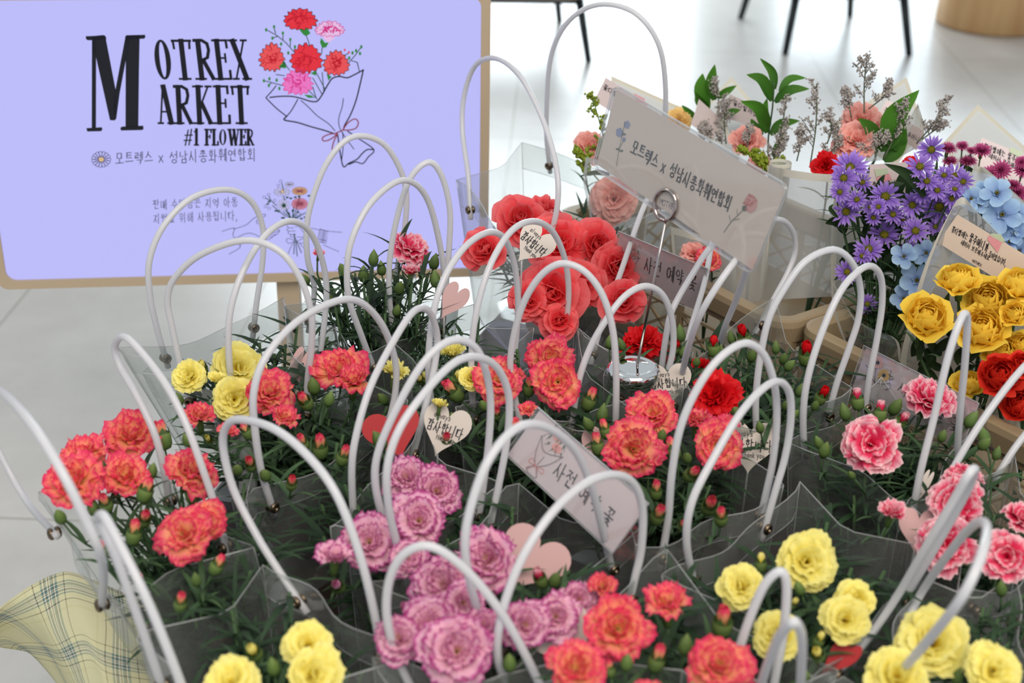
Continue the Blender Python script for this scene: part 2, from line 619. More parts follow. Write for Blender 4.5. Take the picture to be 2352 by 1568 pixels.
CHO = 'ㄱㄲㄴㄷㄸㄹㅁㅂㅃㅅㅆㅇㅈㅉㅊㅋㅌㅍㅎ'
JUNG = 'ㅏㅐㅑㅒㅓㅔㅕㅖㅗㅘㅙㅚㅛㅜㅝㅞㅟㅠㅡㅢㅣ'
JONG = ' ㄱㄲㄳㄴㄵㄶㄷㄹㄺㄻㄼㄽㄾㄿㅀㅁㅂㅄㅅㅆㅇㅈㅊㅋㅌㅍㅎ'
JA = {
    'ㄱ': [[(.1, .9), (.85, .92), (.62, .05)]], 'ㄴ': [[(.18, .95), (.15, .15), (.92, .2)]],
    'ㄷ': [[(.9, .9), (.14, .88), (.12, .14), (.94, .16)]],
    'ㄹ': [[(.1, .9), (.82, .94), (.78, .55), (.14, .5), (.1, .1), (.95, .14)]],
    'ㅁ': [[(.16, .9), (.12, .12), (.86, .1), (.88, .92), (.16, .9)]],
    'ㅂ': [[(.14, .95), (.17, .08), (.84, .1), (.86, .95)], [(.16, .52), (.85, .52)]],
    'ㅅ': [[(.52, .98), (.36, .5), (.05, .06)], [(.42, .62), (.95, .06)]],
    'ㅇ': [circ(.5, .48, .4)], 'ㅈ': [[(.1, .88), (.86, .92), (.5, .5), (.06, .06)], [(.5, .52), (.95, .06)]],
    'ㅊ': [[(.36, 1.0), (.64, .97)], [(.1, .76), (.88, .78), (.5, .42), (.06, .04)], [(.5, .44), (.95, .04)]],
    'ㅌ': [[(.9, .92), (.14, .9), (.12, .1), (.94, .12)], [(.14, .5), (.86, .52)]],
    'ㅍ': [[(.05, .9), (.95, .92)], [(.32, .88), (.34, .12)], [(.68, .88), (.66, .12)], [(.02, .1), (.98, .12)]],
    'ㅎ': [[(.4, 1.05), (.62, 1.0)], [(.08, .78), (.92, .82)], circ(.5, .33, .3)],
    'ㄲ': [[(.02, .9), (.45, .92), (.3, .08)], [(.52, .9), (.98, .92), (.82, .05)]],
    'ㅆ': [[(.27, .95), (.02, .08)], [(.22, .6), (.5, .1)], [(.75, .95), (.5, .08)], [(.7, .6), (.99, .08)]],
}
MO = {
    'ㅏ': [[(.35, 1.05), (.35, -.05)], [(.35, .5), (.9, .54)]], 'ㅐ': [[(.2, .98), (.2, .02)], [(.2, .5), (.7, .52)], [(.72, 1.05), (.72, -.06)]],
    'ㅑ': [[(.35, 1.05), (.35, -.05)], [(.35, .66), (.9, .7)], [(.35, .36), (.9, .4)]],
    'ㅓ': [[(.65, 1.05), (.65, -.05)], [(.05, .52), (.65, .5)]], 'ㅔ': [[(.45, .98), (.45, .02)], [(0, .52), (.45, .5)], [(.85, 1.05), (.85, -.06)]],
    'ㅕ': [[(.65, 1.05), (.65, -.05)], [(.05, .66), (.65, .64)], [(.05, .36), (.65, .34)]],
    'ㅖ': [[(.5, .98), (.5, .02)], [(.05, .64), (.5, .62)], [(.05, .36), (.5, .34)], [(.85, 1.05), (.85, -.06)]],
    'ㅣ': [[(.5, 1.05), (.45, -.05)]],
    'ㅗ': [[(.5, .95), (.5, .3)], [(.02, .25), (.98, .3)]], 'ㅛ': [[(.32, .95), (.32, .3)], [(.68, .95), (.68, .3)], [(.02, .25), (.98, .3)]],
    'ㅜ': [[(.02, .75), (.98, .8)], [(.5, .76), (.46, 0)]], 'ㅡ': [[(.02, .45), (.98, .52)]],
}
CMP = {'ㅘ': ('ㅗ', 'ㅏ'), 'ㅚ': ('ㅗ', 'ㅣ'), 'ㅝ': ('ㅜ', 'ㅓ'), 'ㅞ': ('ㅜ', 'ㅔ'), 'ㅟ': ('ㅜ', 'ㅣ'), 'ㅙ': ('ㅗ', 'ㅐ'), 'ㅢ': ('ㅡ', 'ㅣ')}
LAT = {
    'x': [[(.1, .6), (.8, .05)], [(.75, .62), (.08, .05)]], ',': [[(.2, .12), (.1, -.15)]], '.': [[(.15, .02), (.2, .04)]],
    'M': [[(.05, 0), (.05, 1), (.5, .35), (.95, 1), (.95, 0)]], 'O': [circ(.5, .5, .46, .5)],
    'T': [[(0, 1), (1, 1)], [(.5, 1), (.5, 0)]], 'R': [[(.1, 0), (.1, 1), (.75, 1), (.9, .75), (.75, .5), (.1, .5)], [(.5, .5), (.95, 0)]],
    'E': [[(.95, 1), (.1, 1), (.1, 0), (.95, 0)], [(.1, .5), (.8, .5)]], 'X': [[(0, 1), (1, 0)], [(1, 1), (0, 0)]],
    'a': [circ(.4, .3, .3), [(.72, .6), (.74, 0)]], 'l': [[(.3, 1), (.3, 0)]], 'w': [[(0, .6), (.25, 0), (.5, .5), (.75, 0), (1, .6)]],
    'y': [[(.1, .6), (.45, .1)], [(.85, .6), (.2, -.4)]], 's': [[(.8, .55), (.25, .55), (.25, .32), (.75, .28), (.7, 0), (.1, .02)]],
    't': [[(.4, .9), (.4, 0)], [(.1, .6), (.8, .6)]], 'h': [[(.15, 1), (.15, 0)], [(.15, .4), (.5, .6), (.8, .4), (.8, 0)]],
    'n': [[(.15, .6), (.15, 0)], [(.15, .4), (.5, .6), (.8, .4), (.8, 0)]], 'k': [[(.15, 1), (.15, 0)], [(.75, .6), (.15, .25), (.8, 0)]],
    'o': [circ(.45, .3, .35)], 'u': [[(.1, .6), (.2, .05), (.65, .1), (.75, .6), (.8, 0)]],
}


def glyph(ch):
    """strokes of one character in a unit box"""
    if ch in LAT:
        return LAT[ch]
    k = ord(ch) - 0xAC00
    if k < 0:
        return []
    c, j, f = CHO[k // 588], JUNG[(k % 588) // 28], JONG[k % 28]
    top = 0.42 if f != ' ' else 0.0
    h = 1.0 - top
    out = []

    def put(st, x0, y0, w, hh):
        for s in st:
            out.append([(x0 + p[0] * w, y0 + p[1] * hh) for p in s])
    if j in CMP:
        a, b = CMP[j]
        put(JA[c], .05, top + h * .5, .52, h * .5)
        put(MO[a], .0, top + h * .05, .64, h * .42)
        put(MO[b], .62, top, .38, h)
    elif j in 'ㅗㅛㅜㅡㅠ':
        put(JA[c], .14, top + h * .46, .7, h * .54)
        put(MO[j], .0, top, 1.0, h * .46)
    else:
        put(JA[c], .0, top + h * .08, .52, h * .84)
        put(MO[j], .56, top, .44, h)
    if f != ' ':
        put(JA[f], .2, -.02, .68, .38)
    return out


def write(mb, sh, text, p0, p1, hpx, w, up=None, off=0.0006, adv=None, sizes=None, rnd=random.Random(3)):
    """hand lettering from pixel p0 to p1 along the baseline, hpx high, pen width w metres"""
    p0, p1 = V((p0[0], p0[1])), V((p1[0], p1[1]))
    d = (p1 - p0)
    ln = d.length
    d.normalize()
    u = V((d.y, -d.x)) if up is None else V(up).normalized()
    wts = [(0.45 if ch == ' ' else 0.7 if ch in LAT else 1.0) * (sizes[i] if sizes else 1.0) for i, ch in enumerate(text)]
    tot = sum(wts)
    x = 0.0
    for i, ch in enumerate(text):
        cw = ln * wts[i] / tot
        if ch != ' ':
            hh = hpx * (sizes[i] if sizes else 1.0)
            jy = rnd.uniform(-.05, .05) * hh
            for st in glyph(ch):
                pts = []
                for (a, b) in st:
                    q = p0 + d * (x + cw * (0.06 + a * 0.84)) + u * (b * hh + jy)
                    pts.append(sh.at((q.x, q.y), off))
                ribbon(mb, pts, w, sh.n)
        x += cw


# ------------------------------------------------------------------ the screen on its stand
BL, BR = (-2, 663), (1120, 632)
lo, hi = 0.3, 1.2
for _ in range(50):
    z = (lo + hi) / 2
    wd = (atZ(BR, z) - atZ(BL, z)).length
    if wd > 0.735:
        lo = z
    else:
        hi = z
SZ = z
pBL, pBR = atZ(BL, SZ), atZ(BR, SZ)
sx = (pBR - pBL).normalized()
SW = (pBR - pBL).length
SH = SW * 0.605
sn = V((sx.y, -sx.x, 0)).normalized()
scr = Sheet(pBL, sn)
FR = 0.0135
sroot = thing('display_screen', 'screen with lavender picture and beige frame on a beige floor stand', 'screen', (pBL + pBR) / 2 - V((0, 0, SZ)) + V((0, .07, 0)))
m_frame = princ('beige_frame', srgb(188, 169, 143), 0.45, 0, 0.4)


def rrect(w, h, r, k=6):
    pts = []
    for cx, cy, a in ((w - r, h - r, 0), (r, h - r, 90), (r, r, 180), (w - r, r, 270)):
        for i in range(k + 1):
            t = math.radians(a + 90 * i / k)
            pts.append((cx + r * math.cos(t), cy + r * math.sin(t)))
    return pts


def onscr(x, y, o=0.0):
    return pBL + sx * x + V((0, 0, 1)) * y + sn * o


mb = MB()
out_ = rrect(SW, SH, 0.016)
inn = [(x * (SW - 2 * FR) / SW + FR, y * (SH - 2 * FR) / SH + FR) for x, y in out_]
rows = [[onscr(x, y, o) for x, y in q] for q, o in ((inn, -0.002), (inn, 0.003), (out_, 0.004), (out_, -0.028))]
mb.grid(rows, close=True)
mb.poly([onscr(x, y, -0.028) for x, y in out_][::-1])
build(mb, 'frame', m_frame, sroot, smooth=False)


def screen_mat(name, col):
    m, nt, out = newmat(name)
    e = N(nt, 'ShaderNodeEmission')
    e.inputs[0].default_value = col
    g = N(nt, 'ShaderNodeBsdfGlossy')
    g.inputs['Roughness'].default_value = 0.35
    mx = N(nt, 'ShaderNodeMixShader')
    mx.inputs[0].default_value = 0.03
    nt.links.new(e.outputs[0], mx.inputs[1])
    nt.links.new(g.outputs[0], mx.inputs[2])
    nt.links.new(mx.outputs[0], out.inputs[0])
    return m


S_ = {k: screen_mat('lit_' + k, srgb(*c)) for k, c in dict(
    lavender=(190, 190, 252), black=(26, 27, 36), red=(228, 52, 66), dred=(190, 24, 44), coral=(232, 84, 88), pink=(236, 120, 196),
    dpink=(210, 40, 130), pale=(232, 190, 232), green=(52, 134, 60), dgreen=(28, 70, 52), bow=(140, 66, 84), ochre=(222, 186, 132), line=(70, 66, 96),
    white=(214, 212, 252), rose=(224, 150, 176)).items()}
mb = MB()
mb.poly([onscr(x, y, -0.001) for x, y in inn])
panel = build(mb, 'lit_panel', S_['lavender'], sroot, smooth=False)
mb = MB()
pp = atY((666, 700), 1) - CAM
tt = ((pBL + sx * SW * .5).y + 0.035) / pp.y
P = CAM + pp * tt
mb.box((P.x, P.y, SZ / 2 + 0.05), (0.017, 0, 0), (0, 0.012, 0), (0, 0, SZ / 2 + 0.05))
build(mb, 'pole', m_frame, sroot, smooth=False)
mb = MB()
mb.lathe([(0.0, .028), (0.17, .028), (0.185, .02), (0.19, 0)], Matrix.Translation((P.x, P.y, 0)), 40)
build(mb, 'base', m_frame, sroot)

INK = {}


def ink(k):
    if k not in INK:
        INK[k] = MB()
    return INK[k]


def sl(pts, w, col='black', off=0.0007, sm=False, K=None):
    q = [scr.at((p[0] / 3.92 + K[0], p[1] / 3.92 + K[1]) if K else p, off) for p in pts]
    if sm and len(q) > 2:
        q = spline(q, 4)
    ribbon(ink(col), q, w * (1.0 if w > 4 else 1.35) / 1590.0, scr.n)


def sf(pts, col, off=0.0004, K=None):
    ink(col).poly([scr.at((p[0] / 3.92 + K[0], p[1] / 3.92 + K[1]) if K else p, off) for p in pts])


# big M
K0 = (0, 0)
for q in (((828, 340), (866, 340), (865, 1160), (826, 1160)),
          ((772, 325), (850, 322), (930, 314), (950, 322), (960, 352), (860, 360), (790, 362), (774, 350)),
          ((828, 330), (950, 330), (1042, 810), (1047, 1070), (1030, 1084), (990, 1080), (866, 520), (828, 420)),
          ((1130, 325), (1180, 318), (1140, 505), (1078, 840), (1047, 1070), (1018, 1000), (1040, 805)),
          ((1135, 318), (1258, 318), (1252, 620), (1246, 1145), (1130, 1145), (1132, 510)),
          ((1126, 330), (1140, 316), (1305, 312), (1311, 332), (1298, 348), (1130, 354)),
          ((778, 1152), (915, 1144), (924, 1160), (912, 1180), (785, 1183)),
          ((1083, 1150), (1100, 1138), (1290, 1130), (1293, 1160), (1280, 1170), (1090, 1174))):
    sf(q, 'black', K=K0)


def serif_word(letters, y0, y1, th, tn, shear):
    """condensed slab-serif letters: (char, x at the top left, width)"""
    h = y1 - y0
    for ch, x0, w in letters:
        def T(x, y):
            return (x0 + x * w + shear * y * h, y0 + y * h)

        def st(a, b, t):
            sl([T(*a), T(*b)], t / 3.92, K=K0)

        def sv(x, y, ww=0.32):
            sl([T(x - ww / 2, y), T(x + ww / 2, y)], tn * 1.15 / 3.92, K=K0)
        if ch == 'O':
            o = circ(.5, .5, .44, .5, k=26)
            i_ = circ(.5, .5, .16, .44, k=26)
            b = len(ink('black').v)
            for p in o + i_:
                q = T(*p)
                ink('black').vert(scr.at((q[0] / 3.92, q[1] / 3.92), .0005))
            for j in range(26):
                ink('black').face((b + j, b + j + 1, b + 27 + j + 1, b + 27 + j))
        elif ch == 'T':
            st((.5, .03), (.5, .97), th)
            st((0, .03), (1, .03), tn * 1.3)
            st((.05, .03), (.08, .22), tn * 1.2)
            st((.95, .03), (.92, .22), tn * 1.2)
            sv(.5, .98, .6)
        elif ch in 'RP':
            st((.3, .03), (.3, .97), th)
            sl([T(*p) for p in ((.1, .02), (.5, .02), (.75, .1), (.8, .26), (.7, .45), (.4, .52))], th * .62 / 3.92, K=K0)
            st((.48, .52), (.88, .97), th * .8)
            sv(.26, .98, .5)
            sv(.92, .98, .2)
        elif ch == 'E' or ch == 'F':
            st((.3, .03), (.3, .97), th)
            st((.02, .02), (.92, .02), tn * 1.2)
            st((.88, .02), (.9, .2), tn * 1.3)
            st((.3, .46), (.72, .46), tn)
            st((.74, .36), (.74, .56), tn * 1.1)
            if ch == 'E':
                st((.02, .98), (.94, .98), tn * 1.2)
                st((.95, .98), (.95, .78), tn * 1.4)
            else:
                sv(.28, .98, .5)
        elif ch == 'L':
            st((.3, .03), (.3, .97), th)
            sv(.3, .02, .55)
            st((.02, .98), (.94, .98), tn * 1.2)
            st((.95, .98), (.95, .78), tn * 1.4)
        elif ch == 'X':
            st((.2, .03), (.78, .97), th)
            st((.82, .03), (.2, .97), tn)
            sv(.2, .02, .45)
            sv(.82, .02, .3)
            sv(.18, .98, .3)
            sv(.8, .98, .45)
        elif ch == 'A':
            st((.38, .02), (.8, .97), th)
            st((.34, .04), (.12, .97), tn)
            st((.2, .68), (.6, .68), tn)
            sv(.12, .98, .3)
            sv(.8, .98, .42)
        elif ch == 'K':
            st((.26, .03), (.26, .97), th)
            st((.78, .03), (.38, .5), tn)
            st((.42, .46), (.85, .97), th * .85)
            sv(.24, .02, .5)
            sv(.8, .02, .3)
            sv(.24, .98, .45)
            sv(.9, .98, .3)
        elif ch == 'W':
            st((.16, .03), (.34, .97), th)
            st((.36, .97), (.5, .2), tn)
            st((.52, .03), (.68, .97), th)
            st((.7, .97), (.88, .03), tn)
            sv(.14, .02, .26)
            sv(.5, .02, .2)
            sv(.88, .02, .22)
        elif ch == '#':
            st((.5, .05), (.15, 1), tn)
            st((.9, .0), (.6, .98), tn)
            st((.12, .38), (1, .36), tn)
            st((.0, .7), (.9, .68), tn)
        elif ch == '1':
            st((.5, .0), (.5, .97), th)
            st((.5, .05), (.1, .16), tn)
            sv(.5, .98, .8)


serif_word([('O', 1362, 165), ('T', 1545, 165), ('R', 1725, 178), ('E', 1905, 142), ('X', 2058, 160)], 355, 716, 46, 17, 0.115)
serif_word([('A', 1415, 140), ('R', 1550, 172), ('K', 1738, 168), ('E', 1920, 140), ('T', 2080, 158)], 770, 1114, 46, 17, 0.05)
serif_word([('#', 1658, 74), ('1', 1745, 48), ('F', 1842, 66), ('L', 1910, 56), ('O', 1968, 76), ('W', 2050, 108), ('E', 2155, 60), ('R', 2215, 70)], 1162, 1306, 26, 9, 0.0)
# daisy and hand-written lines
for k in range(15):
    a = 2 * PI * k / 15
    c, s = math.cos(a), math.sin(a)
    pet = [(912 + 24 * c, 1433 + 20 * s)] + [(912 + r * c - t * s, 1433 + r * .84 * s + t * c) for r, t in ((50, 12), (80, 13), (88, 0), (80, -13), (50, -12))] + [(912 + 24 * c, 1433 + 20 * s)]
    sl(pet, 1.0, 'line', K=K0)
sf(circ(912, 1433, 24, 20), 'ochre', .0008, K0)
write(ink('black'), scr, '모트렉스 x 성남시총화훼연합회', (264, 377), (590, 368), 27, .00115)
write(ink('line'), scr, '판매 수익금은 지역 아동', (351, 480), (548, 474), 21, .00095)
write(ink('line'), scr, '지원을 위해 사용됩니다,', (352, 512), (553, 505), 21, .00095)


# the drawn bouquet
def dcarn(cx, cy, rx, ry, col, dark, rnd, line='black'):
    out = []
    n = 15
    for i in range(n * 4):
        a = 2 * PI * i / (n * 4)
        r = 1 + .10 * math.sin(i * PI / 2 + .5) + rnd.uniform(-.05, .05) + .06 * math.sin(3 * a)
        out.append((cx + rx * r * math.cos(a), cy + ry * r * math.sin(a)))
    sf(out, col, .0004 + rnd.uniform(0, .0001), K=KB)
    sl(out + out[:1], .9, dark if line is None else line, .0009, K=KB)
    for i in range(26):
        a, r = rnd.uniform(0, 2 * PI), rnd.uniform(.1, .78)
        x, y = cx + rx * r * math.cos(a), cy + ry * r * math.sin(a)
        t = a + rnd.uniform(-.7, .7) + (PI / 2 if r < .5 else 0)
        l = rnd.uniform(.12, .26) * rx
        sl([(x - l * math.cos(t), y - l * math.sin(t)), (x + 6, y - 5), (x + l * math.cos(t), y + l * math.sin(t))], rnd.uniform(.8, 1.8), dark, .001, True, K=KB)


KB = (550, 0)
rnd = random.Random(5)
for pts, w in (([(575, 250), (540, 262), (552, 285), (580, 315), (600, 325), (640, 300), (620, 265), (632, 235)], 0),):
    sf(pts, 'green', .0004, KB)
for pts in (([(600, 320), (620, 365), (630, 410)]), ([(240, 265), (340, 320), (420, 385), (490, 465)]), ([(310, 245), (326, 300)]), ([(392, 300), (392, 355)]),
            ([(458, 360), (458, 415)]), ([(300, 342), (345, 325)]), ([(985, 560), (1040, 500), (1090, 430)]), ([(945, 500), (985, 475)]), ([(745, 425), (740, 480)]),
            ([(220, 725), (300, 745), (395, 770)]), ([(265, 768), (290, 742)]), ([(330, 670), (405, 680)]), ([(1010, 545), (1060, 560), (1080, 640)]),
            ([(660, 700), (745, 850)]), ([(690, 650), (770, 800)]), ([(745, 650), (760, 830)]), ([(660, 780), (690, 880)]), ([(620, 810), (700, 890)]), ([(400, 560), (450, 630)])):
    sl(pts, 1.5, 'dgreen', K=KB)
for x, y in ((240, 267), (312, 240), (391, 297), (458, 355), (297, 342), (1097, 420), (1018, 475), (1050, 455), (988, 520), (1085, 480), (500, 420), (440, 475), (220, 725), (270, 708), (265, 768), (360, 795), (375, 395), (335, 720)):
    sf(circ(x, y, 11, 17, k=10), 'green', .0008, KB)
for x, y in ((948, 448), (985, 470)):
    sf(circ(x, y, 9, 12, k=10), 'red', .0008, KB)
for q in (((735, 340), (725, 380), (745, 430), (780, 425), (805, 380), (770, 385)), ((405, 545), (420, 580), (420, 615), (350, 605)), ((690, 630), (690, 680), (640, 660)), ((785, 660), (830, 690), (800, 725)), ((580, 850), (640, 855), (680, 880), (620, 880))):
    sf(q, 'green', .0006, KB)
sf([(740, 300), (760, 345), (800, 385), (860, 340), (850, 305)], 'pale', .0005, KB)
dcarn(548, 175, 142, 95, 'red', 'dred', rnd)
dcarn(812, 262, 125, 68, 'pale', 'dpink', rnd, None)
dcarn(292, 520, 108, 122, 'coral', 'dred', rnd)
dcarn(870, 572, 112, 108, 'coral', 'dred', rnd)
dcarn(600, 530, 138, 128, 'red', 'dred', rnd)
dcarn(525, 740, 128, 112, 'pink', 'dpink', rnd, None)
for pts, w in (([(275, 875), (360, 866), (470, 866), (560, 885), (640, 910), (700, 908), (745, 850), (790, 770), (835, 705), (900, 686), (970, 698), (1040, 668), (1115, 628)], 2.3),
               ([(1115, 628), (1090, 740), (1050, 900), (1000, 1030), (950, 1120), (935, 1165)], 2.3), ([(240, 875), (290, 820), (330, 770)], 1.8),
               ([(240, 880), (330, 970), (425, 1045)], 2), ([(425, 1045), (470, 990), (525, 893)], 1.8), ([(425, 1045), (405, 1078), (520, 1100), (650, 1140), (760, 1170), (850, 1200)], 2.4),
               ([(555, 903), (620, 960), (700, 1040), (800, 1110), (860, 1175)], 1.5), ([(935, 885), (925, 960), (895, 1060), (900, 1140), (940, 1215), (1030, 1340)], 1.4),
               ([(885, 1210), (900, 1330), (925, 1470), (945, 1500), (980, 1470), (1060, 1430), (1100, 1385), (1150, 1345), (1210, 1345)], 2.2),
               ([(975, 1180), (1080, 1250), (1210, 1345), (1160, 1410), (1110, 1470), (1050, 1455), (985, 1478)], 2), ([(930, 1190), (935, 1300), (920, 1440)], 1.6)):
    sl(pts, w, 'black', .0010, True, K=KB)
for pts in ([(860, 1200), (940, 1165)], [(935, 1160), (980, 1100), (1040, 1068), (1070, 1100), (1050, 1150), (990, 1168), (935, 1168)],
            [(880, 1200), (810, 1205), (750, 1235), (755, 1265), (800, 1260), (850, 1230), (880, 1200)], [(880, 1210), (850, 1270), (832, 1340)]):
    sl(pts, 2.2, 'bow', .0012, True, K=KB)
# the small drawn posy between two hands (pixels of the photograph)
KP = (580, 400)


def q8(pts):
    return [(580 + a / 7.84, 400 + b / 7.84) for a, b in pts]


def dray(cx, cy, rx, ry, n, col, line):
    for k in range(n):
        a = 2 * PI * k / n
        c, s = math.cos(a), math.sin(a)
        p = [(cx, cy)] + [(cx + rx * r * c - t * s, cy + ry * r * s + t * c) for r, t in ((.6, 16), (.95, 10), (1, 0), (.95, -10), (.6, -16))]
        if col:
            sf(q8(p), col, .0004)
        sl(q8(p + p[:1]), .6, line, .0008)


dray(560, 555, 120, 120, 11, 'white', 'line')
dray(530, 315, 150, 85, 12, 'white', 'line')
dray(850, 300, 140, 80, 18, 'ochre', 'bow')
dray(850, 530, 150, 110, 22, 'rose', 'bow')
dray(665, 180, 85, 50, 9, 'white', 'line')
for x, y, r, c in ((565, 560, 36, 'dgreen'), (540, 310, 26, 'ochre'), (850, 525, 22, 'bow')):
    sf(q8(circ(x, y, r)), c, .001)
for x, y in ((510, 125), (470, 200), (290, 365), (210, 410), (235, 575), (400, 470), (300, 610)):
    sl(q8(circ(x, y, 26, 24)), .7, 'line')
for pts in ([(530, 160), (560, 290)], [(300, 400), (330, 470), (430, 560)], [(240, 430), (320, 470)], [(600, 600), (700, 790)], [(850, 410), (740, 780)], [(820, 640), (760, 800)], [(740, 590), (720, 790)],
            [(560, 390), (580, 460)], [(560, 680), (660, 780)], [(590, 640), (680, 780)], [(950, 690), (800, 790)], [(360, 560), (450, 640), (600, 760)], [(880, 700), (770, 790)],
            [(760, 1080), (745, 1430)], [(780, 1200), (805, 1470)], [(800, 1220), (880, 1410)], [(740, 1080), (800, 1220)], [(715, 640), (740, 760)]):
    sl(q8(pts), 1.6, 'dgreen')
for x, y in ((625, 415), (690, 430), (300, 490), (275, 530), (420, 655), (560, 785), (540, 780), (880, 795), (945, 770), (840, 395), (770, 410), (1015, 385), (730, 650), (650, 700), (820, 680), (470, 665)):
    sf(q8(circ(x, y, 30, 17, k=8)), 'dgreen', .0009)
for pts in ([(620, 905), (650, 960), (740, 960)], [(640, 965), (620, 1000), (660, 1020), (770, 1015)], [(650, 1025), (645, 1060), (690, 1080), (770, 1070)], [(690, 1085), (690, 1120), (740, 1130)],
            [(770, 940), (840, 940), (915, 1040)], [(800, 1125), (960, 1130)], [(1060, 965), (1200, 1000)], [(1215, 980), (1180, 1160)], [(1215, 980), (1360, 1020), (1610, 1043)],
            [(1180, 1160), (1330, 1195)], [(1200, 1210), (1330, 1235)], [(1280, 1270), (1555, 1390)], [(750, 1190), (650, 1150), (610, 1180), (650, 1240), (750, 1210), (830, 1190), (920, 1150), (945, 1190), (890, 1240), (790, 1210)],
            [(730, 1230), (680, 1330), (640, 1440)], [(850, 1240), (930, 1330), (970, 1390)], [(215, 970), (270, 990)], [(360, 1050), (490, 1015), (440, 990)], [(330, 1090), (440, 1075), (480, 1030)],
            [(300, 1130), (360, 1120), (440, 1075)], [(240, 1150), (300, 1165), (360, 1130)]):
    sl(q8(pts), 1.0, 'line', .0008, True)
for k in range(7):
    y = 1000 + k * 34
    sl(q8([(1220 - k * 4, y), (1360 - k * 5, y + 35)]), .9, 'line')
    sl(q8([(1240 - k * 4, y), (1310 - k * 5, y + 45)]), .7, 'line')
KH = (150, 300)
for pts in ([(1410, 905), (1500, 877), (1525, 880), (1510, 930), (1525, 970)], [(1515, 885), (1630, 845), (1700, 785), (1790, 750), (1800, 765), (1760, 790), (1720, 810), (1735, 840)],
            [(1525, 970), (1650, 920), (1760, 955)], [(1530, 1000), (1575, 1045), (1475, 1110)], [(1580, 1010), (1575, 1045)]):
    sl(pts, 1.1, 'line', .0008, True, K=KH)
for k, mbk in INK.items():
    build(mbk, {'black': 'lettering', 'line': 'line_drawing'}.get(k, 'printed_drawing'), S_[k], panel, smooth=False)

# ------------------------------------------------------------------ far furniture
blackm = princ('black_metal', srgb(30, 36, 40), 0.4, 0.3)
seatm = princ('beige_upholstery', srgb(186, 178, 166), 0.9, 0, 0.2, (40, srgb(176, 168, 156)))


def chair(label, feet, seatpix, back):
    """feet: front-left, front-right, rear-left, rear-right floor points"""
    P = [V(p) for p in feet]
    c = sum(P, V()) / 4
    t = thing('lounge_chair', label, 'chair', (c.x, c.y, 0), None)
    top = 0.245
    for p in P:
        q = p.lerp(V((c.x, c.y, 0)), 0.15) + V((0, 0, top))
        mb = MB()
        mb.tube([p, p.lerp(q, .5), q], [0.014, 0.017, 0.019], 10)
        build(mb, 'leg', blackm, t)
    fx = (P[1] - P[0]).normalized()
    fy = V((-fx.y, fx.x, 0))
    mb = MB()
    for i, j in ((0, 1), (2, 3), (0, 2), (1, 3)):
        a, b = P[i].lerp(V((c.x, c.y, 0)), 0.15), P[j].lerp(V((c.x, c.y, 0)), 0.15)
        mb.tube([a + V((0, 0, top - .012)), b + V((0, 0, top - .012))], 0.013, 8)
    build(mb, 'seat_frame', blackm, t)
    mb = MB()
    w, d = (P[1] - P[0]).length * .52, (P[2] - P[0]).length * .52
    rows = []
    for z, s in ((0, .93), (.02, .99), (.07, 1.0), (.10, .97), (.115, .86), (.12, .3)):
        q = rrect(2 * w * s, 2 * d * s, .06 * s)
        rows.append([V((c.x, c.y, top + z)) + fx * (x - w * s) + fy * (y - d * s) for x, y in q])
    b = mb.grid(rows, close=True)
    nn = len(rows[0])
    mb.face([b + k for k in range(nn)][::-1])
    mb.face([b + 5 * nn + k for k in range(nn)])
    build(mb, 'seat', seatm, t)
    mb = MB()
    rows = []
    for k in range(9):
        u = k / 8 * 2 - 1
        o = V((c.x, c.y, top + .1)) + fx * u * w + fy * (d * .95 - .12 * u * u) * back
        rows.append([o, o + V((0, 0, .33)) + fy * .06 * back, o + V((0, 0, .34)) + fy * .09 * back, o + V((0, 0, .33)) + fy * .12 * back, o + fy * .07 * back])
    mb.grid(rows)
    mb.poly(rows[0])
    mb.poly(rows[-1][::-1])
    build(mb, 'backrest', seatm, t)


f1, f2, r1, r2 = atZ((1803, 125), 0), atZ((2088, 127), 0), atZ((1695, 38), 0), atZ((1952, 38), 0)
chair('beige chair with four black legs standing before the round wooden table', [f1, f2, f1 + (r2 - f2) * .92 + V((.0, .0, 0)), r2], None, 1)
g2 = atZ((1352, 142), 0)
g3 = atZ((1285, 50), 0)
chair('beige lounge chair with black legs standing behind the screen', [g2 + V((-.52, -.02, 0)), g2, g3 + V((-.50, 0, 0)), g3], None, 1)

woodm, nt, out = newmat('pale_wood_veneer')
b = N(nt, 'ShaderNodeBsdfPrincipled')
tc = N(nt, 'ShaderNodeTexCoord')
mp = N(nt, 'ShaderNodeMapping')
mp.inputs['Scale'].default_value = (14, 14, 1.2)
nz = N(nt, 'ShaderNodeTexNoise')
nz.inputs['Scale'].default_value = 1.6
nz.inputs['Detail'].default_value = 5
cr = N(nt, 'ShaderNodeValToRGB')
cr.color_ramp.elements[0].position = .3
cr.color_ramp.elements[0].color = srgb(196, 152, 102)
cr.color_ramp.elements[1].position = .7
cr.color_ramp.elements[1].color = srgb(214, 176, 126)
nt.links.new(tc.outputs['Object'], mp.inputs[0])
nt.links.new(mp.outputs[0], nz.inputs['Vector'])
nt.links.new(nz.outputs[0], cr.inputs[0])
nt.links.new(cr.outputs[0], b.inputs['Base Color'])
b.inputs['Roughness'].default_value = .4
nt.links.new(b.outputs[0], out.inputs[0])
q = atZ((2290, 88), 0)
cx, cy = q.x + .05, q.y + .26
mb = MB()
mb.lathe([(.235, 0.0), (.25, .012), (.24, .2), (.225, .40), (.22, .43)], Matrix.Translation((cx, cy, 0)), 56, cap0=True)
t = thing('side_table', 'round pale wooden drum table behind the bouquets', 'table', (cx, cy, 0))
build(mb, 'body', woodm, t)
mb = MB()
